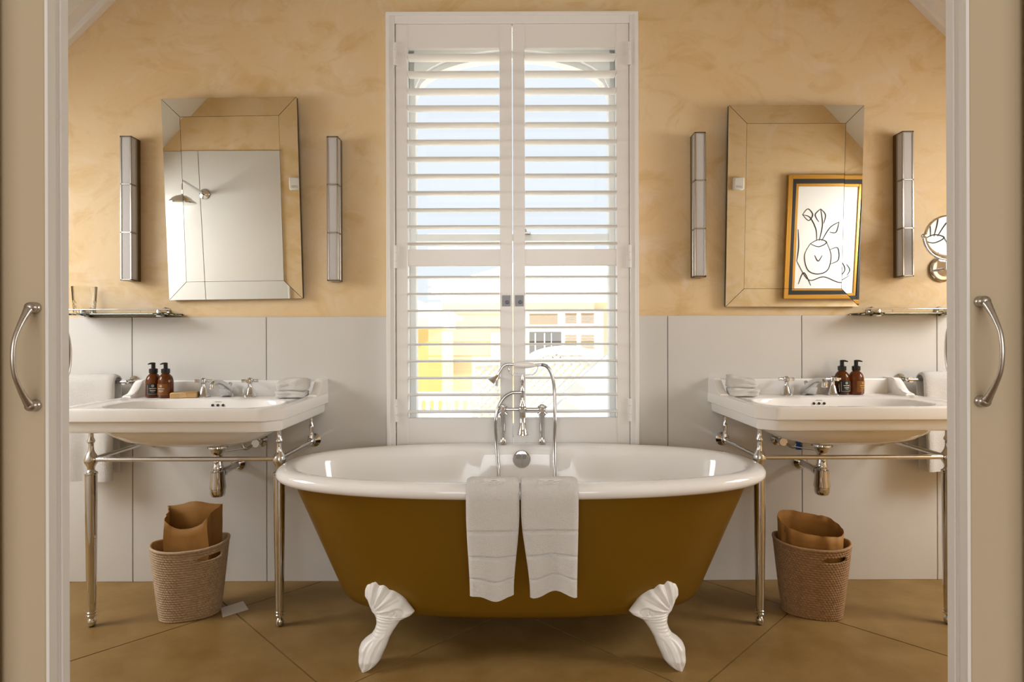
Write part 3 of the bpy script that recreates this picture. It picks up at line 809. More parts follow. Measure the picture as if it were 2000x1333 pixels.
def washbasin(X, label):
    t = thing('washbasin', label, 'washbasin', (X, YT, 0.7525))
    dz = Vector((0, 0, -0.7525))
    add_me('basin', basin_me, t, dz)
    def lb(mb, name, m, par=t, **k):
        mb.v = [tuple(Vector(v) + dz) for v in mb.v]; return mb.build(name, m, par, world=False, **k)
    sb = MB()                                            # upstand with sloped returns
    sb.box((-0.40, -0.032, 0.822), (0.40, 0.0, 0.899), 0.006)
    prof = [(0.0, 0.834), (0.0, 0.901), (-0.055, 0.901), (-0.068, 0.897), (-0.080, 0.888), (-0.105, 0.862), (-0.125, 0.848), (-0.155, 0.8415), (-0.155, 0.834)]
    for s in (-1, 1):
        pts0 = [(y, z) for y, z in prof]
        xo, xi = s * 0.4085, s * 0.372
        m2 = MB(); ring0 = [(xi, y, z) for y, z in pts0]
        m2.loft([[(xi, y, z) for y, z in pts0], [(xi + s * 0.004, y, z + (0.004 if z > 0.838 else 0)) for y, z in pts0], [(xo - s * 0.005, y, z + (0.004 if z > 0.838 else 0)) for y, z in pts0], [(xo, y, z) for y, z in pts0]])
        sb.add(m2.v, m2.f)
    lb(sb, 'splashback', M_ceramic)
    for s in (-1, 1):
        tp = add_me('tap', tap_me, t, Vector((s * 0.100, -0.088, 0.832)) + dz)
        add_me('cross_handle', cross_me, tp, (0, 0, 0))
    sp = MB(); secs = []                                 # swooping spout
    for (y, z, w, h) in ((-0.060, 0.833, 0.026, 0.022), (-0.075, 0.856, 0.024, 0.024), (-0.110, 0.880, 0.020, 0.020), (-0.150, 0.898, 0.016, 0.014), (-0.185, 0.9035, 0.014, 0.011), (-0.208, 0.900, 0.013, 0.011), (-0.220, 0.892, 0.012, 0.010)):
        secs.append((y, z, w, h))
    rings = []
    for i, (y, z, w, h) in enumerate(secs):
        a_, b_ = secs[max(i - 1, 0)], secs[min(i + 1, len(secs) - 1)]
        d = Vector((0, b_[0] - a_[0], b_[1] - a_[1])).normalized(); u = Vector((1, 0, 0)); v = d.cross(u)
        rings.append([Vector((0, y, z)) + u * (w * 0.85 * math.cos(2 * PI * k / 20)) + v * (h * math.sin(2 * PI * k / 20)) for k in range(20)])
    sp.loft(rings)
    body = []                                            # wedge body under the swoop
    for (y, zt, w) in ((-0.046, 0.838, 0.020), (-0.060, 0.858, 0.023), (-0.085, 0.872, 0.022), (-0.110, 0.878, 0.018), (-0.128, 0.882, 0.014)):
        zb_ = 0.831 if y > -0.10 else lerp(0.831, 0.868, (-0.10 - y) / 0.028)
        body.append([(-w, y, zb_), (w, y, zb_), (w * 0.7, y, zt), (-w * 0.7, y, zt)])
    sp.loft(body)
    sp.lathe([(0.012, 0.0), (0.0125, 0.012), (0.011, 0.02)], (0, -0.212, 0.878), 18)
    spo = lb(sp, 'spout', M_chrome)
    k_ = MB(); k_.lathe([(0.004, 0), (0.004, 0.026), (0.008, 0.032), (0.009, 0.038), (0.005, 0.043)], (0, -0.056, 0.850), 14)
    lb(k_, 'popup_knob', M_chrome, spo)
    for i in (-1, 0, 1):
        MB().lathe([(0.0052, 0), (0.0052, 0.006)], (i * 0.0215, -0.1645, 0.806 - 0.7525), 14, CHR).build('overflow_hole', M_dark, t, world=False)  # solid dark discs, their colour stands for the shade inside the holes
    mk = MB()
    mk.tube([(-0.013 + 0.026 * k / 24, -0.1655, 0.8195 - 0.7525 + 0.0013 * math.sin(k * 1.9)) for k in range(25)], 0.0006, 5)
    mk.build('maker_mark', M_nickel, t, world=False)
    return t
XL, XR = -1.229, 1.281
washbasin(XL, 'white ceramic console washbasin with a soap box on its deck')
washbasin(XR, 'white ceramic console washbasin beside the round shaving mirror')
def leg_mesh():
    m = MB()
    m.lathe([(0.011, 0.753), (0.012, 0.748), (0.0085, 0.742), (0.008, 0.725), (0.009, 0.712), (0.0135, 0.703), (0.0135, 0.698), (0.009, 0.692), (0.0085, 0.680), (0.0105, 0.664), (0.014, 0.655), (0.020, 0.645), (0.0245, 0.632), (0.0235, 0.622), (0.018, 0.612), (0.013, 0.603), (0.012, 0.592), (0.015, 0.586), (0.0225, 0.581), (0.0225, 0.576), (0.0205, 0.573), (0.0205, 0.50), (0.0195, 0.35), (0.0165, 0.15), (0.0145, 0.058), (0.0165, 0.056), (0.0165, 0.052), (0.0145, 0.050), (0.0145, 0.047), (0.0165, 0.045), (0.0165, 0.040), (0.009, 0.036), (0.009, 0.031), (0.0135, 0.026), (0.0158, 0.016), (0.0135, 0.006), (0.007, 0.0)], (0, 0, 0), 28)
    me = m.mesh('leg', True, 30); me.materials.append(M_chrome); return me
leg_me = leg_mesh()
def washstand(xl, xr, label):
    YL = 2.281; xm = (xl + xr) / 2
    t = thing('washstand', label, 'washstand', (xm, YL, 0))
    for x in (xl, xr): add_me('leg', leg_me, t, (x - xm, 0, 0))
    MB().tube([(xl, YL, 0.631), (xr, YL, 0.631)], 0.0088, 16).build('front_rail', M_chrome, t)
    for x in (xl, xr):
        r = MB(); r.tube([(x, YL, 0.631), (x, YT - 0.035, 0.631)], 0.0088, 16)
        r.build('side_rail', M_chrome, t)
        b = MB()
        b.lathe([(0.030, 0), (0.030, 0.006), (0.022, 0.013), (0.013, 0.020), (0.013, 0.045), (0.016, 0.050), (0.012, 0.056)], (x, YT, 0.631), 24, CHR)
        b.ball((x, YT - 0.038, 0.631), 0.0175)
        b.lathe([(0.013, 0.0), (0.011, 0.02), (0.0075, 0.045), (0.011, 0.062), (0.011, 0.068), (0.0075, 0.075), (0.0075, 0.110), (0.011, 0.117), (0.011, 0.1225)], (x, YT - 0.038, 0.631), 20)
        b.build('wall_bracket', M_chrome, t)
    return t
washstand(-1.592, -0.881, 'chrome two-legged washstand under the basin with the soap box')
washstand(0.934, 1.645, 'chrome two-legged washstand under the basin beside the shaving mirror')
def trap(X, s, blue, label):
    YB = BC[1] + 0.14 + YT                           # outlet axis
    t = thing('bottle_trap', label, 'drain trap', (X, YB, 0.43))
    b = MB(); b.lathe([(0.030, 0.641), (0.040, 0.640), (0.041, 0.634), (0.032, 0.628), (0.027, 0.612), (0.019, 0.604), (0.019, 0.560), (0.022, 0.556), (0.022, 0.546), (0.018, 0.542), (0.016, 0.50)], (X, YB, 0), 24)
    b.build('waste_fitting', M_chrome, t)
    b = MB(); b.lathe([(0.016, 0.538), (0.028, 0.534), (0.029, 0.500), (0.033, 0.470), (0.033, 0.466), (0.030, 0.464), (0.030, 0.446), (0.026, 0.434), (0.016, 0.428), (0.004, 0.427)], (X, YB, 0), 28)
    b.build('trap_cup', M_chrome, t)
    b = MB(); b.tube([(X, YB, 0.522), (X, YB + 0.04, 0.522), (X, YT - 0.006, 0.527)], 0.015, 16)
    b.lathe([(0.020, 0.0), (0.020, 0.018)], (X, YB + 0.05, 0.522), 18, CHR)
    b.build('outlet_pipe', M_chrome, t)
    MB().lathe([(0.032, 0), (0.032, 0.008), (0.018, 0.022)], (X, YT, 0.527), 22, CHR).build('wall_flange', M_chrome, t)
    xv = X + s * 0.105; zv = 0.628
    b = MB(); b.lathe([(0.026, 0), (0.026, 0.008), (0.014, 0.014), (0.012, 0.05), (0.017, 0.054), (0.017, 0.072)], (xv, YT, zv), 20, CHR)
    b.lathe([(0.010, 0), (0.010, 0.03), (0.007, 0.034)], (xv, YT - 0.04, zv), 14)
    b.build('angle_valve', M_chrome, t)
    h = MB(); h.tube(smooth_path([(xv, YT - 0.04, zv + 0.02), (xv - s * 0.01, YT - 0.05, zv + 0.05), (X + s * 0.06, YT - 0.09, 0.70), (X + s * 0.05, YT - 0.10, 0.75)]), 0.0055, 10)
    h.tube(smooth_path([(xv - s * 0.005, YT - 0.06, zv), (X + s * 0.07, YT - 0.085, 0.607), (X + s * 0.055, YT - 0.095, 0.64), (X + s * 0.05, YT - 0.10, 0.75)]), 0.0055, 10)
    h.tube([(X, YB, 0.612), (X + s * 0.075, YT - 0.09, 0.612)], 0.0028, 8)
    h.build('supply_hose', M_nickel, t)
    if blue:
        MB().lathe([(0.012, 0), (0.013, 0.02), (0.010, 0.022), (0.012, 0.026), (0.012, 0.05)], (X + s * 0.052, YT - 0.095, 0.60), 16).build('blue_fitting', M_blue, t)
    return t
trap(XL + 0.01, 1, False, 'chrome bottle trap and pipes below the basin with the soap box')
trap(XR - 0.0, -1, True, 'chrome bottle trap with a blue fitting below the other basin')

# ------------------------------------------------------------------ bottles, soap, cloths
def sector(m, r, z0, z1, a0, a1, th=0.0006, n=12):
    vs = []; fs = []
    for k in range(n + 1):
        a = lerp(a0, a1, k / n)
        for rr in (r, r + th):
            for z in (z0, z1): vs.append((rr * math.cos(a), rr * math.sin(a), z))
    for k in range(n):
        o = 4 * k
        fs += [(o, o + 1, o + 5, o + 4), (o + 2, o + 6, o + 7, o + 3), (o, o + 4, o + 6, o + 2), (o + 1, o + 3, o + 7, o + 5)]
    fs += [(0, 2, 3, 1), (4 * n, 4 * n + 1, 4 * n + 3, 4 * n + 2)]
    m.add(vs, fs)
def bottle(loc, rot, label, lab_mat, ink, nozzle):
    t = thing('pump_bottle', label, 'bottle', loc, rot)
    R0 = 0.0305
    MB().lathe([(0.024, 0), (R0 - 0.002, 0.002), (R0, 0.006), (R0, 0.068), (R0 - 0.002, 0.080), (0.025, 0.090), (0.018, 0.098), (0.014, 0.102), (0.014, 0.106)], (0, 0, 0), 28).build('glass_body', M_amber, t, world=False)
    lb = MB(); f = -PI / 2
    sector(lb, R0 + 0.0002, 0.012, 0.060, f - 0.85, f + 0.85)
    l = lb.build('label', lab_mat, t, world=False)
    mk = MB(); r1 = R0 + 0.0009
    for k in range(16):                              # ring emblem
        a0, a1 = 2 * PI * k / 16, 2 * PI * (k + 1) / 16
    def stroke(pts, w=0.0007):
        mk.tube([(r1 * math.cos(f + x / R0), r1 * math.sin(f + x / R0), z) for x, z in pts], w, 5)
    stroke([(0.0042 * math.cos(2 * PI * k / 16), 0.051 + 0.0042 * math.sin(2 * PI * k / 16)) for k in range(17)], 0.0009)
    stroke([(0, 0.0485), (0, 0.0535)], 0.001)
    stroke([(-0.013 + 0.026 * k / 30, 0.040 + 0.0018 * math.sin(k * 1.7)) for k in range(31)], 0.0008)
    stroke([(-0.010 + 0.020 * k / 22, 0.031 + 0.0010 * math.sin(k * 2.3)) for k in range(23)], 0.0013)
    stroke([(-0.006 + 0.012 * k / 10, 0.025) for k in range(11)], 0.0005)
    if lab_mat is M_label:
        stroke([(-0.022, 0.015), (0.022, 0.015)] if False else [(-0.021 + 0.042 * k / 12, 0.016) for k in range(13)], 0.0004)
        stroke([(0.021, 0.016), (0.021, 0.056)], 0.0004); stroke([(-0.021, 0.016), (-0.021, 0.056)], 0.0004)
    mk.build('label_print', ink, l, world=False)
    p = MB(); p.lathe([(0.0165, 0.104), (0.017, 0.106), (0.017, 0.122), (0.010, 0.124), (0.008, 0.126), (0.008, 0.142), (0.0085, 0.146), (0.006, 0.149)], (0, 0, 0), 20)
    c, s = math.cos(nozzle), math.sin(nozzle)
    p.tube([(0, 0, 0.1455), (0.012 * c, 0.012 * s, 0.1455), (0.024 * c, 0.024 * s, 0.1425)], [0.0045, 0.004, 0.0022], 10)
    p.build('pump_head', M_pump, t, world=False)
    return t
ZD = 0.8335
bottle((XL - 0.306, YT - 0.105, ZD), 0.45, 'amber pump bottle with black label, on the deck of the basin with the soap box', M_label, M_ink, PI + 0.7)
bottle((XL - 0.246, YT - 0.118, ZD), -0.1, 'amber pump bottle with amber label standing next to the soap box', M_label2, M_ink, PI + 1.2)
bottle((XR + 0.152, YT - 0.066, ZD), 0.1, 'amber pump bottle with black label against the tap by the shaving mirror', M_label, M_ink, -0.9)
bottle((XR + 0.212, YT - 0.068, ZD), 0.4, 'amber pump bottle with golden brown label, on the basin by the shaving mirror', M_label2, M_inkgold, -0.9)
sx, _ = P(362, 770, 2.58)
sb = MB(); Ms = Matrix.Translation((sx, 2.578, ZD)) @ Matrix.Rotation(0.28, 4, 'Z')
sb.box((-0.052, -0.030, 0), (0.052, 0.030, 0.023), 0.0035, Ms)
so = thing('soap_box', 'flat tan kraft soap box lying on the basin deck', 'soap', (sx, 2.578, ZD))
sb.build('carton', M_soap, so)
MB().box((-0.018, -0.0306, -0.0003 + 0.0005), (0.014, 0.0306, 0.0236), 0.003, Ms).build('paper_band', mat('soap_band', (0.60, 0.40, 0.19), 0.6), so)
def folded(loc, w, d, h, rot, seed, label, tilt=0.0):
    rnd = random.Random(seed); m = MB(); rings = []; n = 44; rows = 15
    ph = [rnd.uniform(0, 6) for _ in range(4)]
    for i in range(rows):
        u = i / (rows - 1); x = lerp(-w / 2, w / 2, u)
        sh_ = 1 - 0.22 * max(0, abs(2 * u - 1) - 0.8) / 0.2
        R = []
        for k in range(n):
            a = 2 * PI * k / n; c, s = math.cos(a), math.sin(a)
            y = d / 2 * math.copysign(abs(c) ** 0.45, c) * sh_; z = h / 2 * math.copysign(abs(s) ** 0.55, s) * sh_
            if c < -0.35 or c > 0.35: y -= math.copysign(0.006 * math.exp(-(z / (h * 0.10)) ** 2), c)
            if s > 0: z += h * 0.07 * math.sin(u * 5 + ph[0] + y * 40) + tilt * (u - 0.5)
            y += 0.003 * math.sin(u * 7 + ph[1]) + 0.002 * math.sin(u * 13 + a * 3 + ph[2])
            R.append((x + 0.003 * math.sin(a * 2 + ph[3]) * (1 if i in (0, rows - 1) else 0), y, z + h / 2))
        rings.append(R)
    m.loft(rings)
    o = m.build('folded_cloth', M_towel, None, angle=80); o.location = loc; o.rotation_euler = (0, 0, rot)
    return tag(o, label, 'towel')
cxl, _ = P(571, 770, 2.56); cxr, _ = P(1448, 765, 2.56)
folded((cxl, 2.555, ZD + 0.001), 0.122, 0.090, 0.030, 0.10, 1, 'folded white face cloth, under another, on the basin with the soap box')
folded((cxl + 0.006, 2.555, ZD + 0.029), 0.125, 0.086, 0.052, 0.12, 2, 'folded white face cloth, topmost of its pair, on the basin with the soap box', 0.012)
folded((cxr + 0.004, 2.555, ZD + 0.001), 0.118, 0.090, 0.038, -0.14, 3, 'folded white face cloth, under another, on the basin by the shaving mirror')
folded((cxr - 0.002, 2.555, ZD + 0.037), 0.116, 0.086, 0.046, -0.16, 4, 'folded white face cloth, topmost of its pair, on the basin by the shaving mirror', -0.018)

# ------------------------------------------------------------------ towel rails with towels
def towel_rail(x_in, s, label):
    t = thing('towel_rail', label, 'towel rail', (x_in + s * 0.25, YT, 0.90))
    b = MB(); YR_, ZR_ = YT - 0.075, 0.897
    b.tube([(x_in, YR_, ZR_), (x_in + s * 0.50, YR_, ZR_)], 0.0075, 14)
    b.ball((x_in, YR_, ZR_), 0.010)
    b.build('bar', M_chrome, t)
    for x in (x_in + s * 0.012, x_in + s * 0.488):
        m = MB(); m.lathe([(0.022, 0), (0.022, 0.006), (0.010, 0.014), (0.009, 0.066), (0.012, 0.07), (0.012, 0.08)], (x, YT, ZR_), 18, CHR)
        m.build('rail_bracket', M_chrome, t)
towel_rail(-1.668, -1, 'chrome towel rail on the wall beside the basin with the soap box')
towel_rail(1.712, 1, 'chrome towel rail on the wall beside the basin by the shaving mirror')
def rail_towel(x0, x1, zf, zb_, label, ph):
    YR_, ZR_, r = YT - 0.075, 0.897, 0.022
    path = [(YR_ + r * 0.9, lerp(zb_, ZR_, k / 10)) for k in range(11)]
    path += [(YR_ + r * math.cos(PI * k / 10), ZR_ + r * math.sin(PI * k / 10)) for k in range(1, 10)]
    path += [(YR_ - r, lerp(ZR_, zf, k / 26)) for k in range(27)]
    rings = []; nx = 26; T = 0.014
    for i, (y, z) in enumerate(path):
        a, b_ = path[max(i - 1, 0)], path[min(i + 1, len(path) - 1)]
        d = Vector((b_[0] - a[0], b_[1] - a[1])).normalized(); nrm = Vector((-d.y, d.x))
        if nrm.dot(Vector((y - YR_, max(z, ZR_) - ZR_))) < 0: nrm = -nrm
        ro, ri = [], []
        for k in range(nx + 1):
            s = k / nx; w = clamp((ZR_ - z) / 0.3)
            x = lerp(x0, x1, s) - 0.02 * w * (s - 0.5)
            wav = 0.010 * w * math.sin(s * 9 + ph) * (1 if y < YR_ else 0)
            ed = min(1, 8 * min(s, 1 - s) + 0.4)
            ro.append((x, y + nrm.x * T * ed - wav, z + nrm.y * T * ed)); ri.append((x, y - wav * 0.5, z))
        rings.append(ro + ri[::-1])
    m = MB().loft(rings)
    solo('hanging_towel', m, M_towel, label, 'towel', ((x0 + x1) / 2, YR_, zf), angle=80)
rail_towel(-1.93, -1.705, 0.475, 0.50, 'white towel hanging on the rail beside the basin with the soap box', 0.5)
rail_towel(1.765, 2.02, 0.505, 0.50, 'white towel hanging on the rail by the shaving mirror basin', 2.0)

# ------------------------------------------------------------------ mirrors
def border_mirror(xc, zt, zb_, yt, yb, w, label, crook=0.0):
    h = math.hypot(zt - zb_, yb - yt); tilt = math.atan2(yb - yt, zt - zb_)
    t = thing('wall_mirror', label, 'mirror', (xc, yb, zb_)); t.rotation_euler = (tilt, crook, 0)
    hw = w / 2
    MB().box((-hw, 0.004, 0.0), (hw, 0.020, h), 0.002).build('backing_board', M_black, t, world=False, smooth=False)
    B = 0.079; e = 0.0012; dep = 0.006
    def pane(pts, name='mirror_strip'):
        n = len(pts); m = MB()
        m.add([p for p in pts] + [(p[0], 0.0045, p[2]) for p in pts], [tuple(range(n)), tuple(range(n, 2 * n))[::-1]] + [(k, n + k, n + (k + 1) % n, (k + 1) % n) for k in range(n)])
        m.build(name, M_mirror, t, world=False, smooth=False)
    yo, yi = 0.0, -0.0010           # strips lean back a hair to the outside
    pane([(-hw + B + e, -0.0005, B + e), (hw - B - e, -0.0005, B + e), (hw - B - e, -0.0005, h - B - e), (-hw + B + e, -0.0005, h - B - e)], 'mirror_pane')
    o = [(-hw, 0), (hw, 0), (hw, h), (-hw, h)]; i_ = [(-hw + B, B), (hw - B, B), (hw - B, h - B), (-hw + B, h - B)]
    for k in range(4):
        k2 = (k + 1) % 4
        c = [o[k], o[k2], i_[k2], i_[k]]
        mx, mz = sum(p[0] for p in c) / 4, sum(p[1] for p in c) / 4
        c2 = []
        for q_, (x, z) in enumerate(c):
            v = Vector((mx - x, mz - z)).normalized() * 0.0014
            c2.append((x + v.x, yo if q_ < 2 else yi, z + v.y))
        pane(c2)
    m = MB()
    return t
border_mirror(-1.2215, 2.133, 1.257, 2.628, 2.672, 0.590, 'frameless wall mirror with mirrored border, showing a shower head', -0.0105)
border_mirror(1.2410, 2.094, 1.217, 2.628, 2.672, 0.590, 'frameless wall mirror with mirrored border, showing a gilt framed drawing', 0.002)

# ------------------------------------------------------------------ sconces
def sconce(xf, y0, y1, label):
    YF = 2.632; zt, zb_ = PZ(y0, YF, 1000), PZ(y1, YF, 1000)
    X = xf; w = 0.0245
    t = thing('wall_sconce', label, 'wall lamp', (X, YW, zb_))
    MB().box((X - w, YW - 0.024, zb_), (X + w, YW, zt), 0.001).build('back_plate', M_bronze, t, smooth=False)
    fr = MB(); b = 0.0062; Yb = YW - 0.024
    for sx_ in (-1, 1):
        x = X + sx_ * (w - b / 2)
        for (ya, yb_) in ((YF, YF + b), (Yb - b, Yb)):
            fr.box((x - b / 2, ya, zb_), (x + b / 2, yb_, zt), 0.0006)
    zs = [zb_, lerp(zb_, zt, 1 / 3), lerp(zb_, zt, 2 / 3), zt]
    for i, z in enumerate(zs):
        z0 = z if i == 0 else (z - b if i == 3 else z - b / 2)
        fr.box((X - w, YF, z0), (X + w, YF + b, z0 + b), 0.0005)
        for sx_ in (-1, 1):
            x = X + sx_ * (w - b / 2); fr.box((x - b / 2, YF, z0), (x + b / 2, Yb, z0 + b), 0.0005)
    fr.box((X - w, YF, zt - 0.003), (X + w, Yb, zt)).box((X - w, YF, zb_), (X + w, Yb, zb_ + 0.003))
    fr.build('frame', M_nickel, t, smooth=False)
    for i in range(3):
        za, zc = zs[i] + 0.002, zs[i + 1] - 0.002
        MB().box((X - w + b * 0.8, YF + 0.0025, za), (X + w - b * 0.8, YF + 0.005, zc)).build('glass_panel', M_frost, t, smooth=False)
        for sx_ in (-1, 1):
            x = X + sx_ * (w - 0.0035)
            MB().box((x - 0.0012, YF + 0.005, za), (x + 0.0012, Yb - 0.002, zc)).build('glass_panel', M_frost, t, smooth=False)
    return t
sconce(PX(246, 2.632), 263, 546, 'tall narrow glass wall sconce above the shelf with the tumbler')
sconce(PX(650, 2.632), 265, 548, 'tall narrow glass wall sconce between the window and the mirror reflecting the shower')
sconce(PX(1369, 2.632), 259, 542, 'tall narrow glass wall sconce between the window and the mirror reflecting the drawing')
sconce(PX(1775, 2.632), 258, 543, 'tall narrow glass wall sconce beside the round shaving mirror')

# ------------------------------------------------------------------ glass shelves, tumbler, shaving mirror
def glass_shelf(x_in, s, L_, z, br, label):
    t = thing('glass_shelf', label, 'shelf', (x_in + s * L_ / 2, YT, z))
    YF = 2.570
    a, b = sorted((x_in, x_in + s * L_))
    MB().box((a, YF, z - 0.004), (b, YT + 0.010, z + 0.004), 0.0012).build('glass_plate', M_shelfglass, t, smooth=False)
    r = MB(); zr_ = z + 0.020
    r.tube([(x_in - s * 0.014, YF + 0.004, zr_), (x_in + s * (L_ + 0.014), YF + 0.004, zr_)], 0.0028, 10)
    for q_ in (0.0, 0.11, L_ - 0.11, L_): r.tube([(x_in + s * (q_ + 0.004), YF + 0.004, z + 0.003), (x_in + s * (q_ + 0.004), YF + 0.004, zr_)], 0.0018, 8)
    r.build('gallery_rail', M_chrome, t)
    for x in br:
        m = MB(); m.lathe([(0.022, 0), (0.022, 0.005), (0.014, 0.012), (0.010, 0.024), (0.010, 0.05), (0.014, 0.055), (0.006, 0.060)], (x, YW, z + 0.012), 20, CHR)
        m.box((x - 0.012, YW - 0.058, z - 0.010), (x + 0.012, YW - 0.01, z - 0.004), 0.002)
        m.build('shelf_bracket', M_chrome, t)
    return t
ZSL = PZ(614, 2.57, 230); ZSR = PZ(612.5, 2.57, 1770)
glass_shelf(PX(326, 2.57), -1, 0.44, ZSL, (PX(314, 2.66), PX(165, 2.66)), 'glass shelf with chrome rail holding the cut glass tumbler')
glass_shelf(PX(1692, 2.57), 1, 0.44, ZSR, (PX(1712, 2.66), PX(1846, 2.66)), 'empty glass shelf with chrome rail below the shaving mirror')
xt = PX(164.5, 2.62)
def cut(r, z, a):
    if r < 0.03: return r
    if z > 0.058: return r * (1 - 0.022 * abs(math.sin(a * 9)))
    d1 = math.sin(a * 8 + z * 150); d2 = math.sin(a * 8 - z * 150)
    return r * (1 - 0.045 * max(abs(d1) ** 6, abs(d2) ** 6))
zz = [0.0, 0.004] + [0.006 + 0.11 * k / 44 for k in range(45)]
tum = MB().lathe([(0.02, 0)] + [(0.040 + 0.008 * (z / 0.116), z) for z in zz[1:]] + [(0.0465, 0.1175)] + [(0.0445 - 0.006 * (1 - z / 0.116), z) for z in (0.114, 0.08, 0.04, 0.016)] + [(0.02, 0.012)], (xt, 2.622, ZSL + 0.004), 96, None, None if False else (lambda r, z, a: cut(r, z, a) if r > 0.0392 and z > 0.003 and r > 0.0385 + 0.0075 * (z / 0.116) else r))
solo('glass_tumbler', tum, M_tumbler, 'cut glass tumbler standing on the glass shelf', 'glass', (xt, 2.622, ZSL + 0.004), angle=25)
YV = 2.52; vx, vz = P(1850, 461, YV)
vm = thing('shaving_mirror', 'round chrome double-sided shaving mirror on a wall bracket', 'mirror', (vx + 0.03, YW, 1.36))
tl = Matrix.Translation((vx, YV, vz)) @ Matrix.Rotation(-0.19, 4, 'Z') @ Matrix.Rotation(PI / 2 + 0.04, 4, 'X')
def ringpts(r, M_, n=48): return [M_ @ Vector((r * math.cos(2 * PI * k / n), r * math.sin(2 * PI * k / n), 0)) for k in range(n)]
MB().lathe([(0.080, -0.007), (0.086, -0.005), (0.088, 0.0), (0.086, 0.005), (0.080, 0.007)], (0, 0, 0), 48, tl).build('mirror_rim', M_chrome, vm)
MB().lathe([(0.079, -0.0075), (0.080, 0.0078)], (0, 0, 0), 48, tl).build('mirror_disc', M_mirror, vm, smooth=False)
m = MB(); tl2 = Matrix.Translation((vx, YV, vz)) @ Matrix.Rotation(PI / 2, 4, 'X')
m.tube([tl2 @ Vector((0.099 * math.cos(a), 0.099 * math.sin(a), 0)) for a in [PI + PI * k / 30 for k in range(31)]], 0.0045, 10)
for s in (-1, 1): m.ball(tl2 @ Vector((s * 0.097, 0, 0)), 0.010, 14)
m.tube([(vx, YV, vz - 0.099), (vx, YV, vz - 0.14)], 0.006, 12)
m.build('yoke', M_chrome, vm)
wx, wz = P(1851, 525, 2.66)
m = MB(); m.lathe([(0.056, 0), (0.056, 0.010), (0.050, 0.016), (0.046, 0.017), (0.030, 0.0165)], (wx, YW, wz), 40, CHR)
m.tube(smooth_path([(wx, YW - 0.01, wz), (wx, YW - 0.07, wz), (vx + 0.01, YV + 0.02, vz - 0.135), (vx, YV, vz - 0.135)]), 0.006, 12)
m.build('wall_rosette', M_chrome, vm)

# ------------------------------------------------------------------ waste baskets with paper bags
def basket_mesh():
    NA, NZ, Hb = 372, 150, 0.272; rows, cols = 30, 62
    def base(th, u):
        a = lerp(0.108, 0.140, u ** 0.9); b = lerp(0.076, 0.096, u ** 0.9); n = 2.5
        c, s = math.cos(th), math.sin(th)
        return a * math.copysign(abs(c) ** (2 / n), c), b * math.copysign(abs(s) ** (2 / n), s)
    def rimz(th): return Hb + 0.014 * math.cos(th) ** 2
    vs = []; hole = set(); fs = []
    for lay in (0, 1):
        for j in range(NZ + 1):
            u = j / NZ
            for i in range(NA):
                th = 2 * PI * i / NA; x, y = base(th, u); z = u * rimz(th)
                L_ = math.hypot(x, y)
                if lay == 0:
                    rw = u * rows; ri = int(rw)
                    st = math.sin(2 * PI * (th / (2 * PI) * cols + rw * 0.5))
                    d = 0.0052 * (max(0.0, 0.5 + 0.5 * st) ** 0.4) * (abs(math.sin(PI * rw)) ** 0.4) - 0.0035
                    if u > 0.985: d += 0.002
                else: d = -0.008
                k = 1 + d / L_
                vs.append((x * k, y * k, z))
    def idx(l, j, i): return l * (NZ + 1) * NA + j * NA + (i % NA)
    for j in range(NZ):
        for i in range(NA):
            th = 2 * PI * (i + 0.5) / NA; u = (j + 0.5) / NZ
            da = (th - 5.30)
            if abs(da) < 0.42 and abs(u - 0.865) < 0.036 * math.sqrt(max(0, 1 - (da / 0.42) ** 6)): hole.add((j, i))
    for j in range(NZ):
        for i in range(NA):
            if (j, i) in hole:
                for (nj, ni, e) in ((j - 1, i, ((j, i), (j, i + 1))), (j + 1, i, ((j + 1, i), (j + 1, i + 1))), (j, (i - 1) % NA, ((j, i), (j + 1, i))), (j, (i + 1) % NA, ((j, i + 1), (j + 1, i + 1)))):
                    if (nj, ni) not in hole:
                        (ja, ia), (jb, ib) = e
                        fs.append((idx(0, ja, ia), idx(0, jb, ib), idx(1, jb, ib), idx(1, ja, ia)))
                continue
            fs.append((idx(0, j, i), idx(0, j, i + 1), idx(0, j + 1, i + 1), idx(0, j + 1, i)))
            fs.append((idx(1, j, i), idx(1, j + 1, i), idx(1, j + 1, i + 1), idx(1, j, i + 1)))
    for i in range(NA):
        fs.append((idx(0, NZ, i), idx(0, NZ, i + 1), idx(1, NZ, i + 1), idx(1, NZ, i)))
    fs.append(tuple(idx(0, 0, i) for i in range(NA))[::-1])
    fs.append(tuple(idx(1, 2, i) for i in range(NA)))
    m = MB(); m.v = vs; m.f = fs
    return m.mesh('basket', True, 80)
bk = basket_mesh()
def basket(x, y, rot, mt, label):
    t = thing('waste_basket', label, 'basket', (x, y, 0), rot)
    me = bk.copy(); me.materials.append(mt)
    add_me('woven_body', me, t, (0, 0, 0))
    n = 90; pts = []
    for k in range(n):
        th = 2 * PI * k / n; c, s = math.cos(th), math.sin(th)
        pts.append((0.1375 * math.copysign(abs(c) ** 0.8, c), 0.0935 * math.copysign(abs(s) ** 0.8, s), 0.272 + 0.014 * c * c))
    MB().tube(pts, 0.0055, 10, True).build('rim_coil', mt, t, world=False)
    return t
BLX = PX(371, 2.385); BRX = PX(1583, 2.385)
basket(BLX, 2.385, 0.38, M_ratA, 'pale woven rattan waste basket with an upright paper bag')
basket(BRX, 2.385, -0.38, M_ratB, 'browner woven rattan waste basket with a paper bag open like a collar')
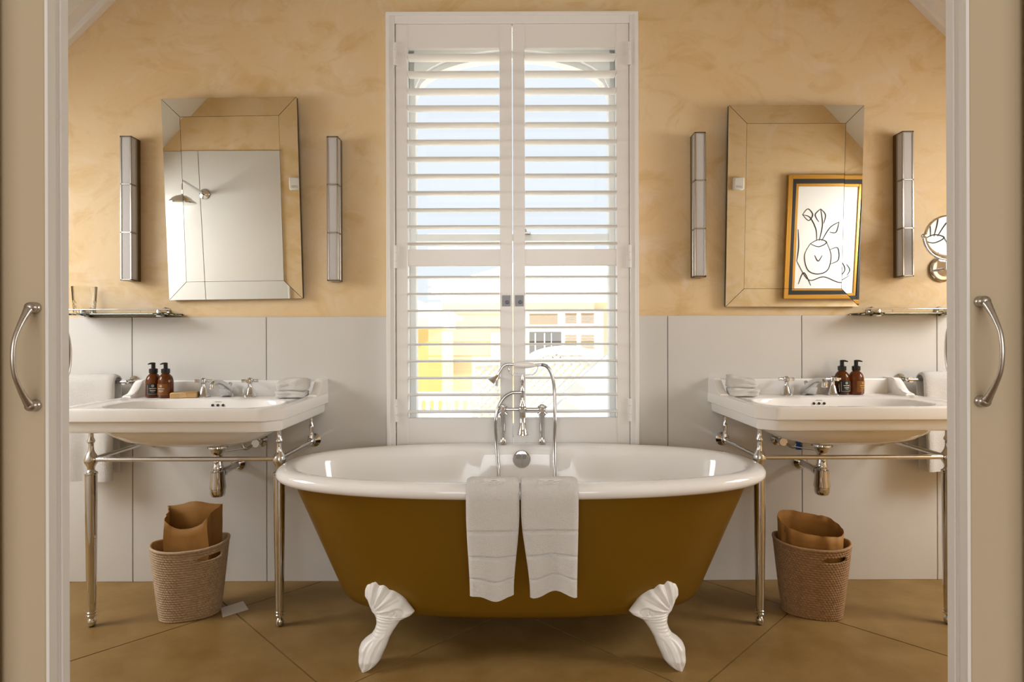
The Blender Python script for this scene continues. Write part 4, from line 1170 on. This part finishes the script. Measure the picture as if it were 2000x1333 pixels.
def paper_bag(x, y, rot, outline, top, label, bottom=0.02, mid=None):
    """outline: list of (x, y) closed; top: height at each point"""
    n = len(outline); rings = []
    rows = 10
    for j in range(rows + 1):
        u = j / rows
        R = []
        for k, (px, py) in enumerate(outline):
            z = lerp(bottom, top[k], u)
            s = lerp(0.72, 1.0, min(1, u * 1.6))
            wob = 0.003 * math.sin(7 * u + k * 1.3) + 0.002 * math.sin(13 * u + k * 0.7)
            R.append((px * s + wob * 0.5, py * s + wob, z))
        rings.append(R)
    m = MB().loft(rings, True, False)
    o = m.build('paper_bag', M_kraft, None, angle=28); o.location = (x, y, 0); o.rotation_euler = (0, 0, rot)
    md = o.modifiers.new('thickness', 'SOLIDIFY'); md.thickness = 0.0012
    tag(o, label, 'paper bag')
    return o
def resample(pts, heights, per=8):
    o, h = [], []
    for i in range(len(pts)):
        a, b = pts[i], pts[(i + 1) % len(pts)]; ha, hb = heights[i], heights[(i + 1) % len(pts)]
        for k in range(per):
            t = k / per; o.append((lerp(a[0], b[0], t), lerp(a[1], b[1], t))); h.append(lerp(ha, hb, t))
    return o, h
o_, h_ = resample([(-0.082, -0.046), (0.082, -0.046), (0.086, 0.0), (0.104, 0.045), (-0.104, 0.045), (-0.086, 0.0)], [0.385, 0.395, 0.40, 0.415, 0.415, 0.40])
for k, (a, b) in enumerate(o_):
    if b < -0.04: h_[k] -= 0.045 * (1 - (a / 0.084) ** 2) ** 0.6 if abs(a) < 0.084 else 0
    if b > 0.04 and abs(a) < 0.06: h_[k] += 0.014 * (1 - (a / 0.06) ** 2)
paper_bag(BLX - 0.002, 2.393, 0.10, o_, h_, 'brown kraft paper bag standing tall in the pale basket')
o_, h_ = [], []
for k in range(64):
    th = 2 * PI * k / 64; c, s = math.cos(th), math.sin(th)
    px_, py_ = 0.117 * math.copysign(abs(c) ** 0.7, c), 0.072 * math.copysign(abs(s) ** 0.85, s)
    o_.append((px_, py_)); h_.append(0.345 - 0.27 * 0 * c + (0.022 * s) - 0.022 * c + (0.006 if 0.2 < c else 0))
paper_bag(BRX - 0.002, 2.39, -0.38, o_, h_, 'brown kraft paper bag lining the browner basket')
cardx, cardy = -1.168, 2.425
c0 = [(431, 1189), (475, 1175.5), (485.5, 1191.5), (435, 1207)]
cp = []
for (x, y) in c0:
    dx, dy = x - 1000, 650 - y; b_ = (dy - ROLL * dx) / F; Y = -H / b_; cp.append(((dx + ROLL * dy) / F * Y, Y))
cm_ = MB().prism(cp, 2, 0.0, 0.0015)
cxy = (sum(p[0] for p in cp) / 4, sum(p[1] for p in cp) / 4, 0)
solo('floor_card', cm_, M_card, 'small blank white card lying on the floor beside the pale basket', 'card', cxy, smooth=False)

# ------------------------------------------------------------------ things seen in the mirrors
sx0 = -2.038; Yp = YPB + 0.010
sw = thing('shower_head', 'chrome rain shower head on a curved arm over the tall shower tiles', 'shower head', (sx0, Yp, 1.894))
m = MB(); m.lathe([(0.034, 0), (0.034, 0.006), (0.018, 0.014)], (sx0, Yp, 1.894), 24, Matrix.Rotation(-PI / 2, 4, 'X')); m.build('wall_flange', M_chrome, sw)
m = MB(); m.tube(smooth_path([(sx0, Yp, 1.894), (sx0 + 0.006, Yp + 0.12, 1.91), (sx0 + 0.012, Yp + 0.28, 1.935), (sx0 + 0.015, Yp + 0.33, 1.928), (sx0 + 0.015, Yp + 0.35, 1.90), (sx0 + 0.015, Yp + 0.35, 1.85)]), 0.011, 14); m.build('arm', M_chrome, sw)
m = MB(); m.lathe([(0.012, 0.06), (0.018, 0.05), (0.020, 0.052), (0.045, 0.046), (0.066, 0.034), (0.080, 0.020), (0.090, 0.012), (0.098, 0.008), (0.098, 0.0), (0.09, -0.003)], (sx0 + 0.015, Yp + 0.35, 1.795), 36); m.build('rose', M_chrome, sw)
pf = thing('framed_drawing', 'ink line drawing in a gilt and black frame on the plaster partition', 'picture', (2.12, YPB, 1.152))
px0, px1, pz0, pz1 = 1.828, 2.420, 1.152, 2.006
def frame_ring(inset, wd, y0, y1, mt, name):
    a, b, c, d = px0 + inset, px1 - inset, pz0 + inset, pz1 - inset
    m = MB().box((a, y0, c), (a + wd, y1, d), 0.003).box((b - wd, y0, c), (b, y1, d), 0.003).box((a + wd * 0.9, y0, c + 0.0002), (b - wd * 0.9, y1 - 0.0003, c + wd), 0.002).box((a + wd * 0.9, y0, d - wd), (b - wd * 0.9, y1 - 0.0003, d - 0.0002), 0.002)
    m.build(name, mt, pf, smooth=False)
frame_ring(0.0, 0.028, YPB, YPB + 0.035, M_gilt, 'gilt_border')
frame_ring(0.026, 0.030, YPB, YPB + 0.026, M_black, 'black_band')
frame_ring(0.054, 0.020, YPB, YPB + 0.020, M_gilt, 'gilt_slip')
MB().box((px0 + 0.07, YPB, pz0 + 0.07), (px1 - 0.07, YPB + 0.012, pz1 - 0.07)).build('paper', M_paper, pf, smooth=False)
ink = MB()
def brush(pts, r=0.0035):
    pts = smooth_path([(px0 + a * 0.846, YPB + 0.012, pz0 + b * 0.96) for a, b in pts], 8)
    n = len(pts); ink.tube(pts, [r * (0.55 + 0.45 * math.sin(PI * i / (n - 1))) for i in range(n)], 6)
# a plain ink study: a jug with leaves on a draped table
for st in ([(0.20, 0.42), (0.16, 0.34), (0.19, 0.24), (0.27, 0.21), (0.35, 0.24), (0.37, 0.34), (0.33, 0.43)],
           [(0.20, 0.42), (0.27, 0.40), (0.33, 0.43), (0.27, 0.45), (0.20, 0.42)],
           [(0.36, 0.38), (0.42, 0.39), (0.43, 0.31), (0.37, 0.28)],
           [(0.25, 0.44), (0.24, 0.52), (0.19, 0.60), (0.13, 0.62)], [(0.27, 0.44), (0.29, 0.55), (0.27, 0.66)], [(0.29, 0.44), (0.35, 0.53), (0.42, 0.57)],
           [(0.13, 0.62), (0.17, 0.66), (0.21, 0.62), (0.18, 0.58), (0.13, 0.62)], [(0.27, 0.66), (0.31, 0.62), (0.30, 0.56)], [(0.27, 0.66), (0.23, 0.62), (0.26, 0.57)], [(0.42, 0.57), (0.40, 0.50), (0.35, 0.50)],
           [(0.10, 0.52), (0.11, 0.40), (0.10, 0.30)], [(0.10, 0.30), (0.20, 0.17), (0.32, 0.19), (0.46, 0.15), (0.58, 0.20)],
           [(0.12, 0.14), (0.16, 0.22), (0.22, 0.13)], [(0.46, 0.25), (0.51, 0.29), (0.54, 0.24), (0.50, 0.20), (0.46, 0.25)], [(0.55, 0.28), (0.58, 0.24), (0.56, 0.20)],
           [(0.24, 0.34), (0.27, 0.30), (0.30, 0.34)]): brush(st)
ink.build('ink_lines', M_inkb, pf)
for x, z, lb in ((1.462, 1.905, 'small white box sensor on the partition beside the framed drawing'), (-1.395, 1.915, 'small white box sensor on the partition beside the shower tiles')):
    s_ = thing('wall_sensor', lb, 'sensor', (x, YPB, z))
    MB().box((x - 0.035, YPB, z), (x + 0.035, YPB + 0.035, z + 0.085), 0.008).build('housing', M_white, s_)
    MB().box((x - 0.018, YPB + 0.034, z + 0.014), (x + 0.018, YPB + 0.037, z + 0.030), 0.001).build('lens', M_frost, s_)

# ------------------------------------------------------------------ outside the window
gr = MB().box((-30, 3.3, -3.2), (30, 60, -3.0)); struct('ground_paving', gr, M_ground, 'pale paving outside', smooth=False)
YB = 12.0
def q(x, y, Y=YB):
    X, Z = P(x, y, Y); return X, Z
nb = thing('neighbour_house', 'yellow rendered house with white hipped roof seen through the louvres', 'house', (0.5, 14.0, -3.0))
x0, zt = q(863, 577); x1, _ = q(1420, 577)
MB().box((x0, YB, -3.0), (x1, YB + 5, zt)).build('wall', M_extyellow, nb, smooth=False)
rf = MB(); e0, ez = q(848, 570, YB - 0.3); e1 = x1 + 0.4; ze1 = q(900, 560, YB - 0.3)[1]
rf.box((e0 - 0.05, YB - 0.35, ez - 0.08), (e1, YB + 5.3, ze1))
rz = q(1000, 518, YB + 2.4)[1]
rf.add([(e0, YB - 0.35, ze1), (e1, YB - 0.35, ze1), (e1, YB + 5.3, ze1), (e0, YB + 5.3, ze1), (e0 + 1.9, YB + 2.4, rz + 0.15), (e1 - 1.9, YB + 2.4, rz + 0.15)],
       [(0, 1, 5, 4), (1, 2, 5), (2, 3, 4, 5), (3, 0, 4)])
rf.build('hipped_roof', M_extwhite, nb, smooth=False)
MB().box((x0 - 0.02, YB - 0.06, zt - 0.16), (x1, YB, zt)).build('white_frieze', M_extwhite, nb, smooth=False)
wd = MB(); a, zc = q(1024, 607); b, zd = q(1178, 712)
wd.box((a, YB - 0.08, zd), (b, YB, zc + 0.0)); wdo = wd.build('window_surround', M_extwhite, nb, smooth=False)
def ext_pane(xa, ya, xb, yb, mt, name):
    A, zA = q(xa, ya, YB - 0.09); B_, zB = q(xb, yb, YB - 0.09)
    return MB().box((A, YB - 0.10, zB), (B_, YB - 0.07, zA)).build(name, mt, wdo, smooth=False)
ext_pane(1034, 614, 1089, 634, M_exttan, 'blind'); ext_pane(1034, 649, 1096, 700, M_extglass, 'pane')
for xs in ((1104, 1126), (1135, 1160)):
    for ya, yb in ((612, 634), (655, 684)):
        n = 5
        for k in range(n):
            ext_pane(xs[0], lerp(ya, yb, (k + 0.0) / n), xs[1], lerp(ya, yb, (k + 0.62) / n), M_exttan, 'shutter_slat')
for xa, xb in ((1044, 1047), (1062, 1065), (1076, 1078)):
    A, zA = q(xa, 651, YB - 0.12); B_, zB = q(xb, 700, YB - 0.12); MB().box((A, YB - 0.13, zB), (B_, YB - 0.11, zA)).build('glazing_bar', M_extwhite, wdo, smooth=False)
a, zc = q(958, 650); b, zd = q(976, 700)
MB().box((a, YB - 0.06, zd), (b + 0.6, YB, zc)).build('side_window_frame', M_extwhite, nb, smooth=False)
# the nearer wing with its eave
YN = 9.5
wg = thing('house_wing', 'deeper yellow house wing with white eave at the edge of the window', 'house', (-2.0, YN, -3.0))
a, zc = q(600, 640, YN); b, _ = q(863, 640, YN)
MB().box((a, YN, -3.0), (b, YN + 1.8, zc)).build('wall', M_extyellow2, wg, smooth=False)
ev = MB(); b2, z2 = q(880, 622, YN - 0.3); _, z3 = q(880, 612, YN - 0.3)
ev.box((a, YN - 0.35, z2), (b2, YN + 1.9, z3)).box((a, YN - 0.15, zc - 0.03), (b2 - 0.12, YN + 1.8, z2))
ev.add([(a, YN - 0.35, z3), (b2, YN - 0.35, z3), (b2, YN + 1.9, z3), (a, YN + 1.9, z3), (a, YN + 1.0, z3 + 0.45), (b2 - 1.2, YN + 1.0, z3 + 0.45)], [(0, 1, 5, 4), (1, 2, 5), (2, 3, 4, 5), (3, 0, 4)])
ev.tube([(b2 - 0.01, YN - 0.36, z3 - 0.10), (b2 + 0.03, YN - 0.36, z3 - 0.06), (b2 + 0.04, YN - 0.36, z3 + 0.02)], 0.02, 8)
ev.build('eave', M_extwhite, wg, smooth=False)
# terrace balustrade with square openings, lattice screens and stair
YT2 = 8.0
bal = thing('terrace_balustrade', 'white terrace balustrade with square openings in front of the yellow wing', 'balustrade', (-0.9, YT2, -3.0))
a, z0 = q(700, 768, YT2); b, z1 = q(935, 783, YT2); _, z2 = q(900, 798, YT2)
MB().box((a, YT2, z1), (b, YT2 + 0.12, z0)).build('coping', M_extwhite, bal, smooth=False)
MB().box((a, YT2, -3.0), (b, YT2 + 0.12, z2 - 0.03)).build('plinth', M_extwhite, bal, smooth=False)
for k in range(14):
    xx = b - 0.02 - k * 0.11
    MB().box((xx - 0.03, YT2 + 0.02, z2 - 0.04), (xx + 0.03, YT2 + 0.10, z1 + 0.01)).build('baluster', M_extwhite, bal, smooth=False)
def lattice(xa, xb, ytop, ybot, Y, label, arch=0.0):
    A, zT = q(xa, ytop, Y); B_, zB = q(xb, ybot, Y); w = B_ - A
    t = thing('lattice_screen', label, 'lattice', ((A + B_) / 2, Y, zB))
    def top(x): return zT + arch * (max(0, 1 - ((x - (A + B_) / 2) / (w / 2)) ** 2)) ** 0.5
    pitch = 0.105; sw_ = 0.060
    for dirn, nm in ((1, 0), (-1, 1)):
        m = MB(); k = -40
        while k < 60:
            x_start = A + k * pitch
            x = x_start; z = zB; pts = []
            n = 40; zmax = zT + arch
            seg = [(x_start + dirn * u * (zmax - zB), zB + u * (zmax - zB)) for u in [i / n for i in range(n + 1)]]
            run = [p for p in seg if A <= p[0] <= B_ and p[1] <= top(p[0])]
            if len(run) >= 2:
                (xa_, za_), (xb_, zb2) = run[0], run[-1]
                yy = Y + 0.012 * nm
                m.add([(xa_ - sw_ / 2, yy, za_), (xa_ + sw_ / 2, yy, za_), (xb_ + sw_ / 2, yy, zb2), (xb_ - sw_ / 2, yy, zb2), (xa_ - sw_ / 2, yy + 0.01, za_), (xa_ + sw_ / 2, yy + 0.01, za_), (xb_ + sw_ / 2, yy + 0.01, zb2), (xb_ - sw_ / 2, yy + 0.01, zb2)],
                      [(0, 1, 2, 3), (7, 6, 5, 4), (0, 4, 5, 1), (1, 5, 6, 2), (2, 6, 7, 3), (3, 7, 4, 0)])
            k += 1
        tag(m.build('lattice_laths', M_extwhite, t, smooth=False), kind='stuff')
    fr = MB(); n = 30
    for k in range(n):
        xa_, xb_ = lerp(A, B_, k / n), lerp(A, B_, (k + 1) / n)
        fr.add([(xa_, Y - 0.02, top(xa_) - 0.05), (xb_, Y - 0.02, top(xb_) - 0.05), (xb_, Y - 0.02, top(xb_) + 0.05), (xa_, Y - 0.02, top(xa_) + 0.05), (xa_, Y + 0.04, top(xa_) - 0.05), (xb_, Y + 0.04, top(xb_) - 0.05), (xb_, Y + 0.04, top(xb_) + 0.05), (xa_, Y + 0.04, top(xa_) + 0.05)],
               [(0, 1, 2, 3), (7, 6, 5, 4), (3, 2, 6, 7), (0, 4, 5, 1)])
    fr.box((A - 0.04, Y - 0.02, -3.0), (A, Y + 0.04, zT + 0.05)).box((B_, Y - 0.02, -3.0), (B_ + 0.04, Y + 0.04, zT + 0.05))
    fr.box((A, Y - 0.02, zB - 0.1), (B_, Y + 0.04, zB))
    fr.build('frame', M_extwhite, t, smooth=False)
lattice(928, 984, 705, 830, 7.8, 'white flat-topped lattice screen beside the terrace balustrade')
lattice(1022, 1184, 718, 830, 7.6, 'white arched lattice screen in front of the house window', 0.22)
st = thing('white_stair', 'white sloping stair parapet beyond the arched lattice', 'stair', (1.0, 7.0, -3.0))
A, zA = q(1040, 822, 7.0); B_, zB = q(1190, 690, 7.0)
MB().prism([(A, zA), (A, -3.0), (2.6, -3.0), (2.6, zB + 0.9), (B_ + 0.1, zB + 0.05), (B_, zB)], 1, 7.0, 7.12).build('parapet', M_extwhite, st, smooth=False)
for (a1, a2) in (((1070, 780), (1118, 735)), ((1118, 735), (1150, 762)), ((1090, 795), (1105, 778)), ((1105, 778), (1132, 797))):
    (xa_, za_), (xb_, zb2) = q(*a1, 6.98), q(*a2, 6.98)
    MB().tube([(xa_, 6.99, za_), (xb_, 6.99, zb2)], 0.018, 6).build('rafter', M_extwhite, st)
